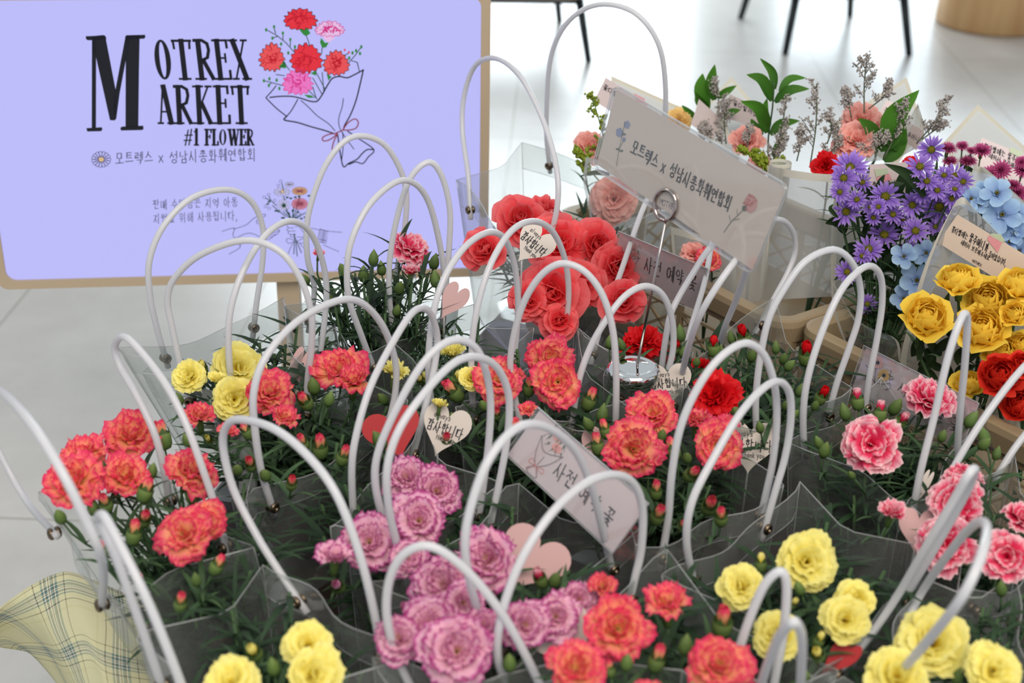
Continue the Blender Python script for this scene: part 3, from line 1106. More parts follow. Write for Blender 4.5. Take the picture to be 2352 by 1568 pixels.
mb.lathe([(.0, .455), (.255, .455), (.26, .45), (.26, .43), (.22, .43)], Matrix.Translation((cx, cy, 0)), 56)
build(mb, 'tabletop', woodm, t)

# ------------------------------------------------------------------ the flower table and its cloth
brown, nt, out = newmat('dark_brown_wood')
b = N(nt, 'ShaderNodeBsdfPrincipled')
tc = N(nt, 'ShaderNodeTexCoord')
mp = N(nt, 'ShaderNodeMapping')
mp.inputs['Scale'].default_value = (2, 22, 2)
nz = N(nt, 'ShaderNodeTexNoise')
nz.inputs['Scale'].default_value = 3
nz.inputs['Detail'].default_value = 5
cr = N(nt, 'ShaderNodeValToRGB')
cr.color_ramp.elements[0].position = .3
cr.color_ramp.elements[0].color = (0.028, 0.018, 0.014, 1)
cr.color_ramp.elements[1].position = .75
cr.color_ramp.elements[1].color = (0.07, 0.045, 0.034, 1)
nt.links.new(tc.outputs['Object'], mp.inputs[0])
nt.links.new(mp.outputs[0], nz.inputs['Vector'])
nt.links.new(nz.outputs[0], cr.inputs[0])
nt.links.new(cr.outputs[0], b.inputs['Base Color'])
b.inputs['Roughness'].default_value = .5
nt.links.new(b.outputs[0], out.inputs[0])
TX0, TX1, TY0, TY1 = -0.375, 1.15, 0.62, 1.98
ttab = thing('flower_table', 'dark brown wooden table carrying the flower bags', 'table', ((TX0 + TX1) / 2, (TY0 + TY1) / 2, 0))
mb = MB()
out4 = [(-.36, TY0), (TX1, TY0), (TX1, 2.3), (.18, 2.3), (.02, 1.98), (-.10, 1.66), (-.30, 1.54), (-.36, 1.30)]
mb.plate([(x, y, TABZ) for x, y in out4], (0, 0, 1), .035)
build(mb, 'tabletop', brown, ttab, smooth=False)
for x, y in ((-.28, .70), (1.07, .70), (1.07, 2.2), (.22, 2.2), (-.27, 1.42)):
    mb = MB()
    mb.box((x, y, (TABZ - .035) / 2), (.028, 0, 0), (0, .028, 0), (0, 0, (TABZ - .035) / 2))
    build(mb, 'leg', brown, ttab, smooth=False)


def plaid():
    m, nt, out = newmat('plaid_cotton')
    uv = N(nt, 'ShaderNodeUVMap')
    sep = N(nt, 'ShaderNodeSeparateXYZ')
    nt.links.new(uv.outputs[0], sep.inputs[0])
    cols = []
    base = srgb(222, 217, 176)
    br_, te, wh = srgb(70, 48, 36), srgb(104, 134, 132), srgb(232, 228, 206)
    pat = [(0, base), (.34, br_), (.352, base), (.44, te), (.47, wh), (.485, br_), (.497, te), (.53, wh), (.545, br_), (.557, wh), (.575, te), (.60, br_), (.612, wh), (.63, te), (.66, base), (.75, br_), (.762, base), (.86, srgb(214, 208, 160)), (.9, base)]
    for ax in 'XY':
        fr = N(nt, 'ShaderNodeMath', operation='FRACT')
        nt.links.new(sep.outputs[ax], fr.inputs[0])
        cr = N(nt, 'ShaderNodeValToRGB')
        cr.color_ramp.interpolation = 'CONSTANT'
        el = cr.color_ramp.elements
        while len(el) > 1:
            el.remove(el[0])
        el[0].position, el[0].color = pat[0]
        for p, c in pat[1:]:
            e = el.new(p)
            e.color = c
        nt.links.new(fr.outputs[0], cr.inputs[0])
        cols.append(cr)
    mx = N(nt, 'ShaderNodeMix', data_type='RGBA')
    mx.inputs[0].default_value = .5
    nt.links.new(cols[0].outputs[0], mx.inputs[6])
    nt.links.new(cols[1].outputs[0], mx.inputs[7])
    wv = N(nt, 'ShaderNodeTexNoise')
    wv.inputs['Scale'].default_value = 260
    bp = N(nt, 'ShaderNodeBump')
    bp.inputs['Strength'].default_value = .3
    bp.inputs['Distance'].default_value = .001
    nt.links.new(uv.outputs[0], wv.inputs['Vector'])
    nt.links.new(wv.outputs[0], bp.inputs['Height'])
    b = N(nt, 'ShaderNodeBsdfPrincipled')
    b.inputs['Roughness'].default_value = .9
    b.inputs['Specular IOR Level'].default_value = .1
    nt.links.new(mx.outputs[2], b.inputs['Base Color'])
    nt.links.new(bp.outputs[0], b.inputs['Normal'])
    nt.links.new(b.outputs[0], out.inputs[0])
    return m


# control rows run from the table (under the bag) outwards and down; every row from far to near
CL = [[((330, 1380), .668), ((350, 1470), .668), ((370, 1560), .668), ((400, 1680), .668)],
      [((180, 1318), .668), ((215, 1420), .668), ((250, 1540), .668), ((290, 1680), .668)],
      [((132, 1316), .664), ((165, 1410), .662), ((205, 1510), .658), ((255, 1660), .655)],
      [((78, 1340), .655), ((112, 1440), .640), ((150, 1525), .630), ((215, 1660), .62)],
      [((30, 1372), .640), ((75, 1445), .610), ((120, 1515), .590), ((190, 1650), .57)],
      [((-5, 1402), .620), ((15, 1455), .570), ((75, 1505), .550), ((165, 1610), .52)],
      [((-30, 1440), .600), ((-10, 1482), .545), ((70, 1500), .520), ((180, 1555), .48)]]
ctrl = [[atZ(p, z) for p, z in row] for row in CL]
rows = [spline(r, 8) for r in ctrl]
colsg = [spline([rows[i][j] for i in range(len(rows))], 6) for j in range(len(rows[0]))]
mb = MB()
uvs = []
for j, cgrid in enumerate(colsg):
    acc, r = 0.0, []
    jac = 0.0 if j == 0 else jac + sum((cgrid[i] - colsg[j - 1][i]).length for i in (8, 16, 24)) / 3
    for i, p in enumerate(cgrid):
        if i:
            acc += (p - cgrid[i - 1]).length
        r.append((acc * 11.5 + .1, jac * 11.5 + .3))
    uvs.append(r)
mb.grid(colsg, 0, uvs)
o = build(mb, 'tablecloth', plaid(), smooth=True)
sol = o.modifiers.new('thickness', 'SOLIDIFY')
sol.thickness = .0015
tag(o, 'yellow-green plaid tablecloth hanging in folds off the table corner', 'tablecloth')
# ------------------------------------------------------------------ flowers (unit diameter, face towards +Z, base at the origin)
def petal(mb, az, L_, W_, e0, e1, ruf, jag, rnd, ns=6, nt_=7, base=0.03, twist=0.0, curl=0.0, tipw=1.0, m=0, v0=0.0, kf=1.0):
    """one petal from the base outwards: e0/e1 elevation (deg) at base and tip"""
    ca, sa = math.cos(az), math.sin(az)
    out, side, upv = V((ca, sa, 0)), V((-sa, ca, 0)), V((0, 0, 1))
    ph, k = rnd.uniform(0, 6.28), rnd.uniform(2.2, 3.6) * kf
    pr, pz = base, 0.0
    rows, uvs = [], []
    jg = [rnd.uniform(-jag, jag) + (jag * .6 if j % 2 else -jag * .6) for j in range(nt_)]
    u0 = rnd.uniform(0, 5)
    for i in range(ns):
        s = i / (ns - 1)
        if i:
            e = math.radians(e0 + (e1 - e0) * (s ** 1.2) + curl * s * s * s)
            pr += L_ / (ns - 1) * math.cos(e)
            pz += L_ / (ns - 1) * math.sin(e)
        w = W_ * (0.16 + 0.84 * (math.sin(min(1, s * 1.12) * PI / 2) ** 1.3)) * (1 - (1 - tipw) * max(0, s - .6) / .4)
        r, uu = [], []
        for j in range(nt_):
            t = j / (nt_ - 1) * 2 - 1
            back = -.22 * L_ * t * t * s * (1 if tipw > .5 else 1.6)
            rr = pr + back * math.cos(math.radians(e1)) + (jg[j] * L_ if i == ns - 1 else 0)
            zz = pz + back * math.sin(math.radians(e1)) + ruf * s * s * math.sin(k * PI * t * .5 + ph) * (0.5 + .5 * abs(t)) * 1.0
            cup = .18 * W_ * t * t * (1 - s * .4)
            p = out * rr + side * (t * w * .5) + upv * (zz + cup * math.cos(math.radians(e1)))
            p -= out * (cup * math.sin(math.radians(e1)))
            r.append(p)
            uu.append((u0 + t * .5, v0 + s * (1 - v0)))
        rows.append(r)
        uvs.append(uu)
    mb.grid(rows, m, uvs)


def carnation(seed, layers=((9, .50, .40, 5, 14), (9, .46, .38, 22, 32), (8, .40, .34, 40, 50), (7, .33, .30, 55, 68), (6, .26, .24, 68, 82)), ruf=.075, jag=.07, v0=0.0):
    rnd = random.Random(seed)
    mb = MB()
    for li, (n, L_, W_, e0, e1) in enumerate(layers):
        for k in range(n):
            az = 2 * PI * (k + .5 * li) / n + rnd.uniform(-.5, .5)
            petal(mb, az, L_ * rnd.uniform(.82, 1.08), W_ * rnd.uniform(.8, 1.2), e0 + rnd.uniform(4, 26), e1 + rnd.uniform(-26, 22), ruf * rnd.uniform(.5, 1.5), jag, rnd, ns=7, nt_=10, v0=v0, curl=rnd.uniform(-40, 10), kf=1.6)
    return mb


def rose(seed, open_=1.0):
    rnd = random.Random(seed)
    mb = MB()
    spec = [(4, .55, .60, 8, 80), (5, .56, .58, 10, 92), (5, .55, .54, 20, 104), (5, .53, .46, 32, 112), (4, .50, .36, 46, 116), (4, .46, .26, 60, 116), (3, .42, .16, 75, 110)]
    for li, (n, L_, W_, e0, e1) in enumerate(spec):
        for k in range(n):
            az = 2 * PI * (k + .37 * li) / n + rnd.uniform(-.15, .15)
            petal(mb, az, L_ * rnd.uniform(.94, 1.05), W_ * rnd.uniform(.95, 1.15), e0, e1 + rnd.uniform(-8, 8), (.05 if li < 2 else .025), .03, rnd, ns=8, nt_=7, base=.03, curl=(-45 if li < 1 else 6), v0=.12 * (6 - li) * .3)
    return mb


def begonia(seed):
    rnd = random.Random(seed)
    mb = MB()
    for li, (n, L_, W_, e0, e1) in enumerate([(6, .52, .56, 4, 8), (6, .47, .50, 18, 34), (5, .42, .44, 34, 62), (5, .36, .36, 50, 84), (4, .30, .28, 62, 96), (3, .24, .2, 74, 100)]):
        for k in range(n):
            az = 2 * PI * (k + .5 * li) / n + rnd.uniform(-.4, .4)
            petal(mb, az, L_ * rnd.uniform(.8, 1.1), W_ * rnd.uniform(.85, 1.2), e0 + rnd.uniform(0, 14), e1 + rnd.uniform(-18, 22), .075, .01, rnd, ns=7, nt_=8, curl=-30 if li < 2 else 10)
    return mb


def pompon(seed):
    rnd = random.Random(seed)
    mb = MB()
    for li, (n, L_, W_, e0, e1) in enumerate([(18, .46, .12, 0, -8), (17, .45, .12, 16, 10), (16, .42, .11, 32, 30), (13, .37, .10, 48, 52), (10, .31, .09, 62, 72), (7, .26, .08, 76, 92)]):
        for k in range(n):
            petal(mb, 2 * PI * (k + .5 * li) / n, L_ * rnd.uniform(.92, 1.06), W_, e0 + 14, e1, .01, .0, rnd, ns=4, nt_=3, tipw=.55)
    return mb


def aster(seed):
    rnd = random.Random(seed)
    mb = MB()
    for li, (n, L_, e) in enumerate([(14, .47, 4), (12, .43, 16)]):
        for k in range(n):
            petal(mb, 2 * PI * (k + .5 * li) / n + rnd.uniform(-.1, .1), L_ * rnd.uniform(.85, 1.06), .105 * rnd.uniform(.8, 1.2), e + 10, e + rnd.uniform(-16, 18), .012, .0, rnd, ns=5, nt_=3, base=.06, tipw=.75)
    mb.lathe([(.005, .105), (.06, .095), (.11, .06), (.13, .015), (.10, -.02)], None, 14, m=1, cap0=False)
    for k in range(34):
        a, r = k * 2.4, .122 * math.sqrt(k / 34)
        p = V((r * math.cos(a), r * math.sin(a), .095 - r * r * 3.6))
        mb.tube([p, p + V((p.x * .25, p.y * .25, .035))], [.011, .006], 4, m=1)
    return mb


def delphinium(seed):
    rnd = random.Random(seed)
    mb = MB()
    for k in range(5):
        petal(mb, 2 * PI * k / 5 + rnd.uniform(-.1, .1), .5 * rnd.uniform(.9, 1.05), .40, 34, 14 + rnd.uniform(-18, 14), .05, .01, rnd, ns=6, nt_=6, tipw=.95)
    for k in range(5):
        petal(mb, 2 * PI * (k + .5) / 5, .22, .13, 55, 66, .02, .01, rnd, ns=4, nt_=4, tipw=.6)
    for k in range(7):
        a = 2 * PI * k / 7
        mb.tube([(0, 0, .02), (.05 * math.cos(a), .05 * math.sin(a), .16)], [.010, .014], 4, m=1)
    return mb


def variants(name, fn, n, mats, seed=0):
    return [fn(seed + i).mesh(name, mats) for i in range(n)]


def half(seed):   # half-open carnation seen mostly from its side
    return carnation(seed, ((6, .44, .36, 36, 34), (7, .42, .34, 48, 46), (6, .38, .30, 58, 60), (5, .34, .26, 70, 74)), .065, .065)


FL = {}
for k in ('coral', 'yellow', 'picotee', 'pink', 'red', 'salmon', 'peach'):
    ruf, jag = {'yellow': (.055, .03), 'salmon': (.065, .025), 'coral': (.075, .05), 'pink': (.06, .045)}.get(k, (.075, .07))
    lay = ((8, .50, .46, 5, 12), (8, .46, .44, 22, 30), (7, .41, .40, 38, 50), (6, .35, .36, 54, 68), (5, .28, .28, 68, 84))
    if k == 'pink':
        lay = ((7, .50, .50, 4, 10), (7, .46, .47, 18, 28), (6, .39, .42, 34, 48), (4, .30, .32, 54, 72), (3, .22, .22, 70, 86))
    if k == 'picotee':
        lay = ((8, .50, .44, 0, 4), (8, .47, .42, 18, 26), (8, .43, .38, 36, 44), (7, .38, .34, 52, 62), (6, .32, .28, 66, 80))
    FL[k] = variants(k + '_bloom', lambda s, l=lay, r=ruf, j=jag: carnation(s, l, r, j), 4, [M_[k]], hash(k) % 7 * 0 + len(k) * 10)
    FL[k + '_u'] = variants(k + '_bloom_side', half, 2, [M_[k]], len(k) * 10 + 5)
FL['yrose'] = variants('yellow_rose_bloom', rose, 3, [M_['yrose']], 3)
FL['rrose'] = variants('red_rose_bloom', rose, 2, [M_['rrose']], 9)
FL['begonia'] = variants('begonia_bloom', begonia, 4, [M_['begonia']], 4)
FL['mum'] = variants('mum_bloom', pompon, 2, [M_['mum']], 4)
FL['aster'] = variants('aster_bloom', aster, 4, [M_['aster'], M_['asterc']], 2)
FL['delph'] = variants('delphinium_bloom', delphinium, 3, [M_['delph'], M_['asterc']], 2)

mb = MB()   # calyx: unit length, hangs below the bloom
mb.lathe([(.06, -1.0), (.13, -.96), (.19, -.8), (.215, -.5), (.22, -.25), (.25, -.05), (.29, .06)], None, 14, cap0=True)
for k in range(5):
    petal(mb, 2 * PI * k / 5, .32, .2, 60, 40, 0, 0, random.Random(1), ns=3, nt_=3, base=.2, tipw=.2)
for k in range(4):
    a = 2 * PI * k / 4
    mb.poly([(.17 * math.cos(a - .5), .17 * math.sin(a - .5), -.95), (.19 * math.cos(a + .5), .19 * math.sin(a + .5), -.95), (.225 * math.cos(a), .225 * math.sin(a), -.58)])
CALYX = mb.mesh('calyx', [M_['calyx']])


def bud(seed, petal_m, openness):
    """closed bud, unit length along +Z from its base; petal tip shows when open"""
    rnd = random.Random(seed)
    mb = MB()
    if openness <= 0:
        mb.lathe([(.06, 0), (.21, .06), (.30, .25), (.31, .42), (.24, .68), (.10, .9), (.01, 1.04)], None, 12, cap0=True)
    else:
        mb.lathe([(.07, 0), (.21, .05), (.28, .2), (.29, .4), (.28, .55)], None, 12, cap0=True)
        for k in range(5):
            a = 2 * PI * k / 5
            q = [V((.28 * math.cos(a + d), .28 * math.sin(a + d), .55)) for d in (-.63, 0, .63)]
            mb.poly([q[0], q[1], q[2], V((.25 * math.cos(a), .25 * math.sin(a), .78))])
        for li in range(3):
            for k in range(5 - li):
                petal(mb, 2 * PI * (k + .5 * li) / (5 - li) + rnd.uniform(-.2, .2), .62 - .04 * li, .34 - .06 * li, 84 + 2 * li, 92 - 14 * openness, .03, .05, rnd, ns=5, nt_=5, base=.14 - .04 * li, m=1, curl=26)
        nverts = len(mb.v)
    for k in range(4):
        a = 2 * PI * k / 4 + .4
        mb.poly([(.20 * math.cos(a - .5), .20 * math.sin(a - .5), .03), (.20 * math.cos(a + .5), .20 * math.sin(a + .5), .03), (.27 * math.cos(a), .27 * math.sin(a), .36)])
    if openness > 0:   # lift the petals into the mouth of the bud
        for i, mi in enumerate(mb.m):
            if mi == 1:
                for vi in mb.f[i]:
                    pass
        used = set(vi for i, mi in enumerate(mb.m) if mi == 1 for vi in mb.f[i])
        for vi in used:
            x, y, z_ = mb.v[vi]
            mb.v[vi] = (x, y, z_ + .42)
    return mb.mesh('bud', [M_['calyx'], petal_m])


BUD = {'green': [bud(i, M_['yellow'], 0) for i in range(2)]}
for k in ('coral', 'yellow', 'pink', 'red', 'picotee', 'salmon'):
    BUD[k] = [bud(i + 3, M_[k], .35 + .5 * i) for i in range(2)]


def leaf_blade(mb, p0, d, length, width, droop, rnd, n=6, m=0, fold=.2, side=None, belly=.35):
    """one leaf from p0 towards d, drooping"""
    d = V(d).normalized()
    s = side or d.cross(V((0, 0, 1)))
    if s.length < .1:
        s = V((1, 0, 0))
    s.normalize()
    rows, uvs = [], []
    p = V(p0)
    tw = rnd.uniform(-.5, .5)
    for i in range(n + 1):
        t = i / n
        w = width * (max(0.0, math.sin(PI * (t ** .62 if belly < .5 else t) * .97 + .05)) ** .8) if t < 1 else 0.0
        if belly == 0:
            w = width * (1 - t ** 2.2) * (.5 + .5 * min(1, t * 4))
        nrm = s.cross(d).normalized()
        sd = (s * math.cos(tw * t) + nrm * math.sin(tw * t))
        rows.append([p - sd * w * .5 + nrm * fold * w, p, p + sd * w * .5 + nrm * fold * w])
        uvs.append([(rnd.random() * .2, t), (.5, t), (.9, t)])
        p = p + d * (length / n)
        d = (d + V((0, 0, -droop / n))).normalized()
    mb.grid(rows, m, uvs)


def foliage(seed, n=150, R=.085, H=.18):
    """a clump of narrow carnation leaves, base at z=0"""
    rnd = random.Random(seed)
    mb = MB()
    nst = 16
    for k in range(nst):
        a, r = rnd.uniform(0, 6.28), R * math.sqrt(rnd.random())
        top = V((r * math.cos(a), r * math.sin(a), H * rnd.uniform(.75, 1.05)))
        b = V((top.x * .35, top.y * .35, 0))
        mb.tube([b, b.lerp(top, .5) + V((top.x * .12, top.y * .12, 0)), top], .0016, 5, m=1)
        for j in range(n // nst):
            t = rnd.uniform(.3, 1.0)
            p = b.lerp(top, t)
            az = rnd.uniform(0, 6.28)
            leaf_blade(mb, p, (math.cos(az), math.sin(az), rnd.uniform(.3, 1.5)), rnd.uniform(.035, .075), rnd.uniform(.0045, .0085), rnd.uniform(.3, 1.8), rnd, belly=0)
    return mb.mesh('foliage', [M_['leaf'], M_['stem']])


FOL = [foliage(i) for i in range(4)]
mb = MB()
mb.lathe([(.0, 0), (.040, 0), (.044, .004), (.052, .072), (.056, .073), (.056, .082), (.051, .082), (.05, .068)], None, 28)
mb.lathe([(.0, .069), (.05, .068)], None, 28, m=1)
POT = mb.mesh('pot', [M_['pot'], M_['soil']])


def stem_curve(p0, p1, axis, r, parent, name='stem', mat='stem'):
    d = (p1 - p0).length
    a = V(axis).normalized()
    c1 = p0 + V((0, 0, 1)) * d * .4
    c2 = p1 - a * d * .35
    pts = []
    for i in range(9):
        t = i / 8
        pts.append(p0 * (1 - t) ** 3 + c1 * 3 * t * (1 - t) ** 2 + c2 * 3 * t * t * (1 - t) + p1 * t ** 3)
    mb = MB()
    mb.tube(pts, [r * 1.1 + (r * .8 - r * 1.1) * i / 8 for i in range(9)], 6)
    for i in (3, 6):   # leaf pairs at the nodes
        rr = random.Random(int(abs(p1.x) * 1e4) + i)
        az = rr.uniform(0, 6.28)
        for s in (1, -1):
            leaf_blade(mb, pts[i], (s * math.cos(az), s * math.sin(az), 1.0), .045, .006, 1.0, rr, belly=0)
    return build(mb, name, M_[mat], parent)


# stretch of a whole flower so its seen width equals the photographed width
def place_flower(root, kind, pos, dia, axis, rnd, part='flower', calyx=True, stem_from=None, stem_r=.0014, label=None, flat=1.0):
    axis = V(axis).normalized()
    R = basis(axis, (rnd.uniform(-1, 1), rnd.uniform(-1, 1), .1))
    spin = Matrix.Rotation(rnd.uniform(0, 6.28), 4, 'Z')
    base = pos - axis * dia * .20 * flat
    me = rnd.choice(FL[kind])
    f = link(part, me, root, Matrix.Translation(base) @ R @ spin @ Matrix.Diagonal((dia, dia, dia * flat, 1)))
    if label:
        f['label'] = label
    end = base
    if calyx:
        cl = dia * .42
        link('calyx', CALYX, f, Matrix.Translation(base + axis * dia * .05) @ R @ Matrix.Diagonal((cl * .95, cl * .95, cl, 1)))
        end = base - axis * (cl - dia * .05)
    if stem_from is not None:
        stem_curve(V(stem_from), end, axis, stem_r, root)
    return f


def place_bud(root, kind, pos, ln, axis, rnd, stem_from=None):
    axis = V(axis).normalized()
    R = basis(axis)
    b = pos - axis * ln * .5
    o = link('bud', rnd.choice(BUD[kind]), root, Matrix.Translation(b) @ R @ Matrix.Rotation(rnd.uniform(0, 6.28), 4, 'Z') @ Matrix.Diagonal((ln, ln, ln, 1)))
    if stem_from is not None:
        stem_curve(V(stem_from), b, axis, .0012, root)
    return o
# ------------------------------------------------------------------ clear carrier bags
mb = MB()
for z in (-.0014, .0014):
    mb.lathe([(.0024, z * .6), (.0046, z * .6), (.0058, z), (.0056, z * 2.0), (.0040, z * 2.6), (.0022, z * 2.3), (.0018, 0)], None, 18)
mb.lathe([(0, -.0022), (.0022, -.0022)], None, 14, m=1)
mb.lathe([(0, .0022), (.0022, .0022)], None, 14, m=1)
RIVET = mb.mesh('rivet', [M_['brass'], M_['dark']])
HR = 0.0035
BAGS = {}


def make_bag(key, label, A, B, zr=.82, ext=(.032, .032), gus=.028, h=.16, shrink=.84, hem=True, extra=()):
    """A, B: the two panels; each (left grommet px, right grommet px, handle polyline or None). Ends of A and B correspond."""
    rnd = random.Random(key)
    zb = zr - h if zr - h > TABZ + .001 else TABZ + .001
    zg = zr - .016
    G = []
    for P in (A, B):
        G.append([atZ(P[0], zg), atZ(P[1], zg)])
    cor = []
    for g in G:
        d = (g[1] - g[0]).normalized()
        cor.append([g[0] - d * ext[0], g[1] + d * ext[1]])
    cen = (cor[0][0] + cor[0][1] + cor[1][0] + cor[1][1]) / 4
    cb = V((max(cen.x, TX0 + .10), cen.y, zb))
    root = thing('carrier_bag', label, 'bag', cb)
    BAGS[key] = (root, cb, zr, cen, cor)
    # loop of the mouth
    nP, nG, K = 16, 9, 9
    loop = []
    seq = [(cor[0][0], cor[0][1], 'p', 0), (cor[0][1], cor[1][1], 'g', 0), (cor[1][1], cor[1][0], 'p', 1), (cor[1][0], cor[0][0], 'g', 1)]
    wob = [(rnd.uniform(0, 6.28), rnd.uniform(1.2, 2.2), rnd.uniform(.003, .007)) for _ in range(4)]
    for si, (p, q, kind, idx) in enumerate(seq):
        n = nP if kind == 'p' else nG
        e = (q - p).normalized()
        nrm = V((e.y, -e.x, 0))
        if nrm.dot((p + q) / 2 - cen) < 0:
            nrm = -nrm
        for i in range(n):
            u = i / n
            loop.append((p.lerp(q, u), nrm, kind, u, si))
    rows = []
    for k in range(K + 1):
        f = k / K
        r = []
        for (pt, nrm, kind, u, si) in loop:
            top = V((pt.x, pt.y, 0))
            bot = V((cb.x, cb.y, 0)) + (top - V((cen.x, cen.y, 0))) * shrink
            p = bot.lerp(top, f)
            if kind == 'p':
                bul = .010 * math.sin(PI * u) * math.sin(PI * min(1, f * 1.15)) + wob[si][2] * math.sin(wob[si][1] * 2 * PI * u + wob[si][0]) * f * f
                p += nrm * bul
                zt = zr + .010 * (abs(2 * u - 1) ** 2) - .004 * math.sin(PI * u) + wob[si][2] * .8 * math.sin(2 * PI * u + wob[si][0])
            else:
                v = 1 - abs(2 * u - 1)
                p -= nrm * gus * v * (f ** .8)
                zt = zr + .010 - .006 * v
            z = zb + (zt - zb) * f
            r.append(V((p.x, p.y, z)))
        rows.append(r)
    mb = MB()
    mb.grid(rows, 0, close=True)
    cbot = mb.vert(cb + V((0, 0, .0008)))
    for i in range(len(loop)):
        mb.face((cbot, i, (i + 1) % len(loop)), 0)
    mb.tube(rows[-1], .00055, 5, m=1, closed=True)
    # folded hem of the two panels: a second layer under the mouth
    if hem:
        for s0 in (0, nP + nG):
            idx = [s0 + i for i in range(nP)] + [(s0 + nP) % len(loop)]
            hr = []
            for t in (1.0, .82):
                fk = t * K
                k0 = int(fk)
                k1 = min(K, k0 + 1)
                hr.append([rows[k0][i].lerp(rows[k1][i], fk - k0) - loop[i][1] * .0015 for i in idx])
            mb.grid(hr, 0)
            mb.tube(hr[1], .0004, 4, m=1)
    for ci in (0, nP, nP + nG, 2 * nP + nG):
        mb.tube([rows[k][ci % len(loop)] for k in range(K + 1)], .0005, 4, m=1)
    build(mb, 'bag_body', [M_['film'], M_['filmedge']], root)
    # handles
    for P, g in list(zip((A, B), G)) + [(E, [atZ(E[0], zg), atZ(E[1], zg)]) for E in extra]:
        d = (g[1] - g[0]).normalized()
        nrm = V((d.y, -d.x, 0))
        if nrm.dot(g[0] - cen) < 0:
            nrm = -nrm
        for q in g:
            link('rivet', RIVET, root, Matrix.Translation(q) @ basis(nrm) @ Matrix.Diagonal((1.0, 1.0, 1.6, 1)))
        if P[2] is None:
            continue
        poly = P[2]
        ia = min(range(len(poly)), key=lambda i: poly[i][1])
        n = nrm
        apex = onplane(poly[ia], g[0], n)
        view = (apex - CAM).normalized()
        if not (.09 < apex.z - zr < .21) or abs(view.dot(n)) < .22:
            apex = atZ(poly[ia], zr + P[3] if len(P) > 3 else zr + .145)
            n = (g[1] - g[0]).cross(apex - g[0]).normalized()
        pts = [onplane(p, g[0], n) for p in poly]
        pts[0], pts[-1] = g[0], g[1]
        pts = spline(pts, 5)
        a = pts[0] + (pts[0] - pts[2]).normalized() * .013
        z_ = pts[-1] + (pts[-1] - pts[-3]).normalized() * .013
        mb = MB()
        mb.tube([a] + pts + [z_], HR, 10)
        build(mb, 'handle', M_['handle'], root)
    return root


# ------------------------------------------------------------------ potted plants standing in the bags
def place_plant(key, label, kind, flowers, buds=(), z=None, R=.075, H=None, cat='flower', fol=True, name='potted_carnation', group=None, fdens=1.0):
    root_b, cb, zr, cen, cor = BAGS[key]
    rnd = random.Random('p' + key)
    base = cb + V((0, 0, .002))
    root = thing(name, label, cat, base, group)
    link('pot', POT, root, Matrix.Translation(base))
    zf = z if z is not None else zr + .040
    top = base + V((0, 0, .075))
    if fol:
        HH = H or (zr - top.z + .012)
        dx = max(.055, (cor[0][1] - cor[0][0]).length * .42)
        for i in range(3):
            s = min(1.15, dx / .085) * (1, 1, .8)[i]
            link('foliage', FOL[(rnd.randint(0, 3) + i) % 4], root, Matrix.Translation(top + V((rnd.uniform(-.03, .03) * (i > 1), -.03 * (i > 1), -.012 - .025 * i))) @ Matrix.Rotation(rnd.uniform(0, 6.28), 4, 'Z') @ Matrix.Diagonal((s, s, HH / .18 * (1.0 if i else 1.05), 1)))
    for f in flowers:
        x, y, d = f[0], f[1], f[2]
        mode = f[3] if len(f) > 3 else ''
        zz = f[4] if len(f) > 4 else zf + rnd.uniform(-.008, .008)
        pos = atZ((x, y), zz)
        dia = d / ppm(pos) * 1.06
        tocam = (CAM - pos).normalized()
        outw = V((pos.x - cen.x, pos.y - cen.y, 0)) * 2.5
        jit = V((rnd.uniform(-.22, .22), rnd.uniform(-.22, .22), 0))
        if mode == 'f':
            ax = tocam * 1.0 + V((0, 0, .12)) + jit * .5
        elif mode == 'u':
            ax = V((0, 0, 1)) + tocam * .12 + jit * 1.2
        else:
            ax = tocam * .5 + V((0, 0, .55)) + outw + jit * 1.3
        kd = kind + '_u' if (mode == 'u' and kind + '_u' in FL) else kind
        s0 = top + V(((pos.x - base.x) * .25, (pos.y - base.y) * .25, -.004))
        place_flower(root, kd, pos, dia, ax, rnd, stem_from=s0, calyx=(kind not in ('begonia',)))
    for b in buds:
        x, y, ln, kd = b[0], b[1], b[2], b[3]
        zz = (b[4] if len(b) > 4 else zf + rnd.uniform(-.022, -.004))
        pos = atZ((x, y), zz)
        ax = V((0, 0, 1)) + V((rnd.uniform(-.45, .45), rnd.uniform(-.45, .45), 0)) + V((pos.x - cen.x, pos.y - cen.y, 0)) * 3
        s0 = top + V(((pos.x - base.x) * .3, (pos.y - base.y) * .3, -.004))
        place_bud(root, kd, pos, ln / ppm(pos) * (.98 if kd == 'green' else 1.12), ax, rnd, stem_from=s0)
    return root


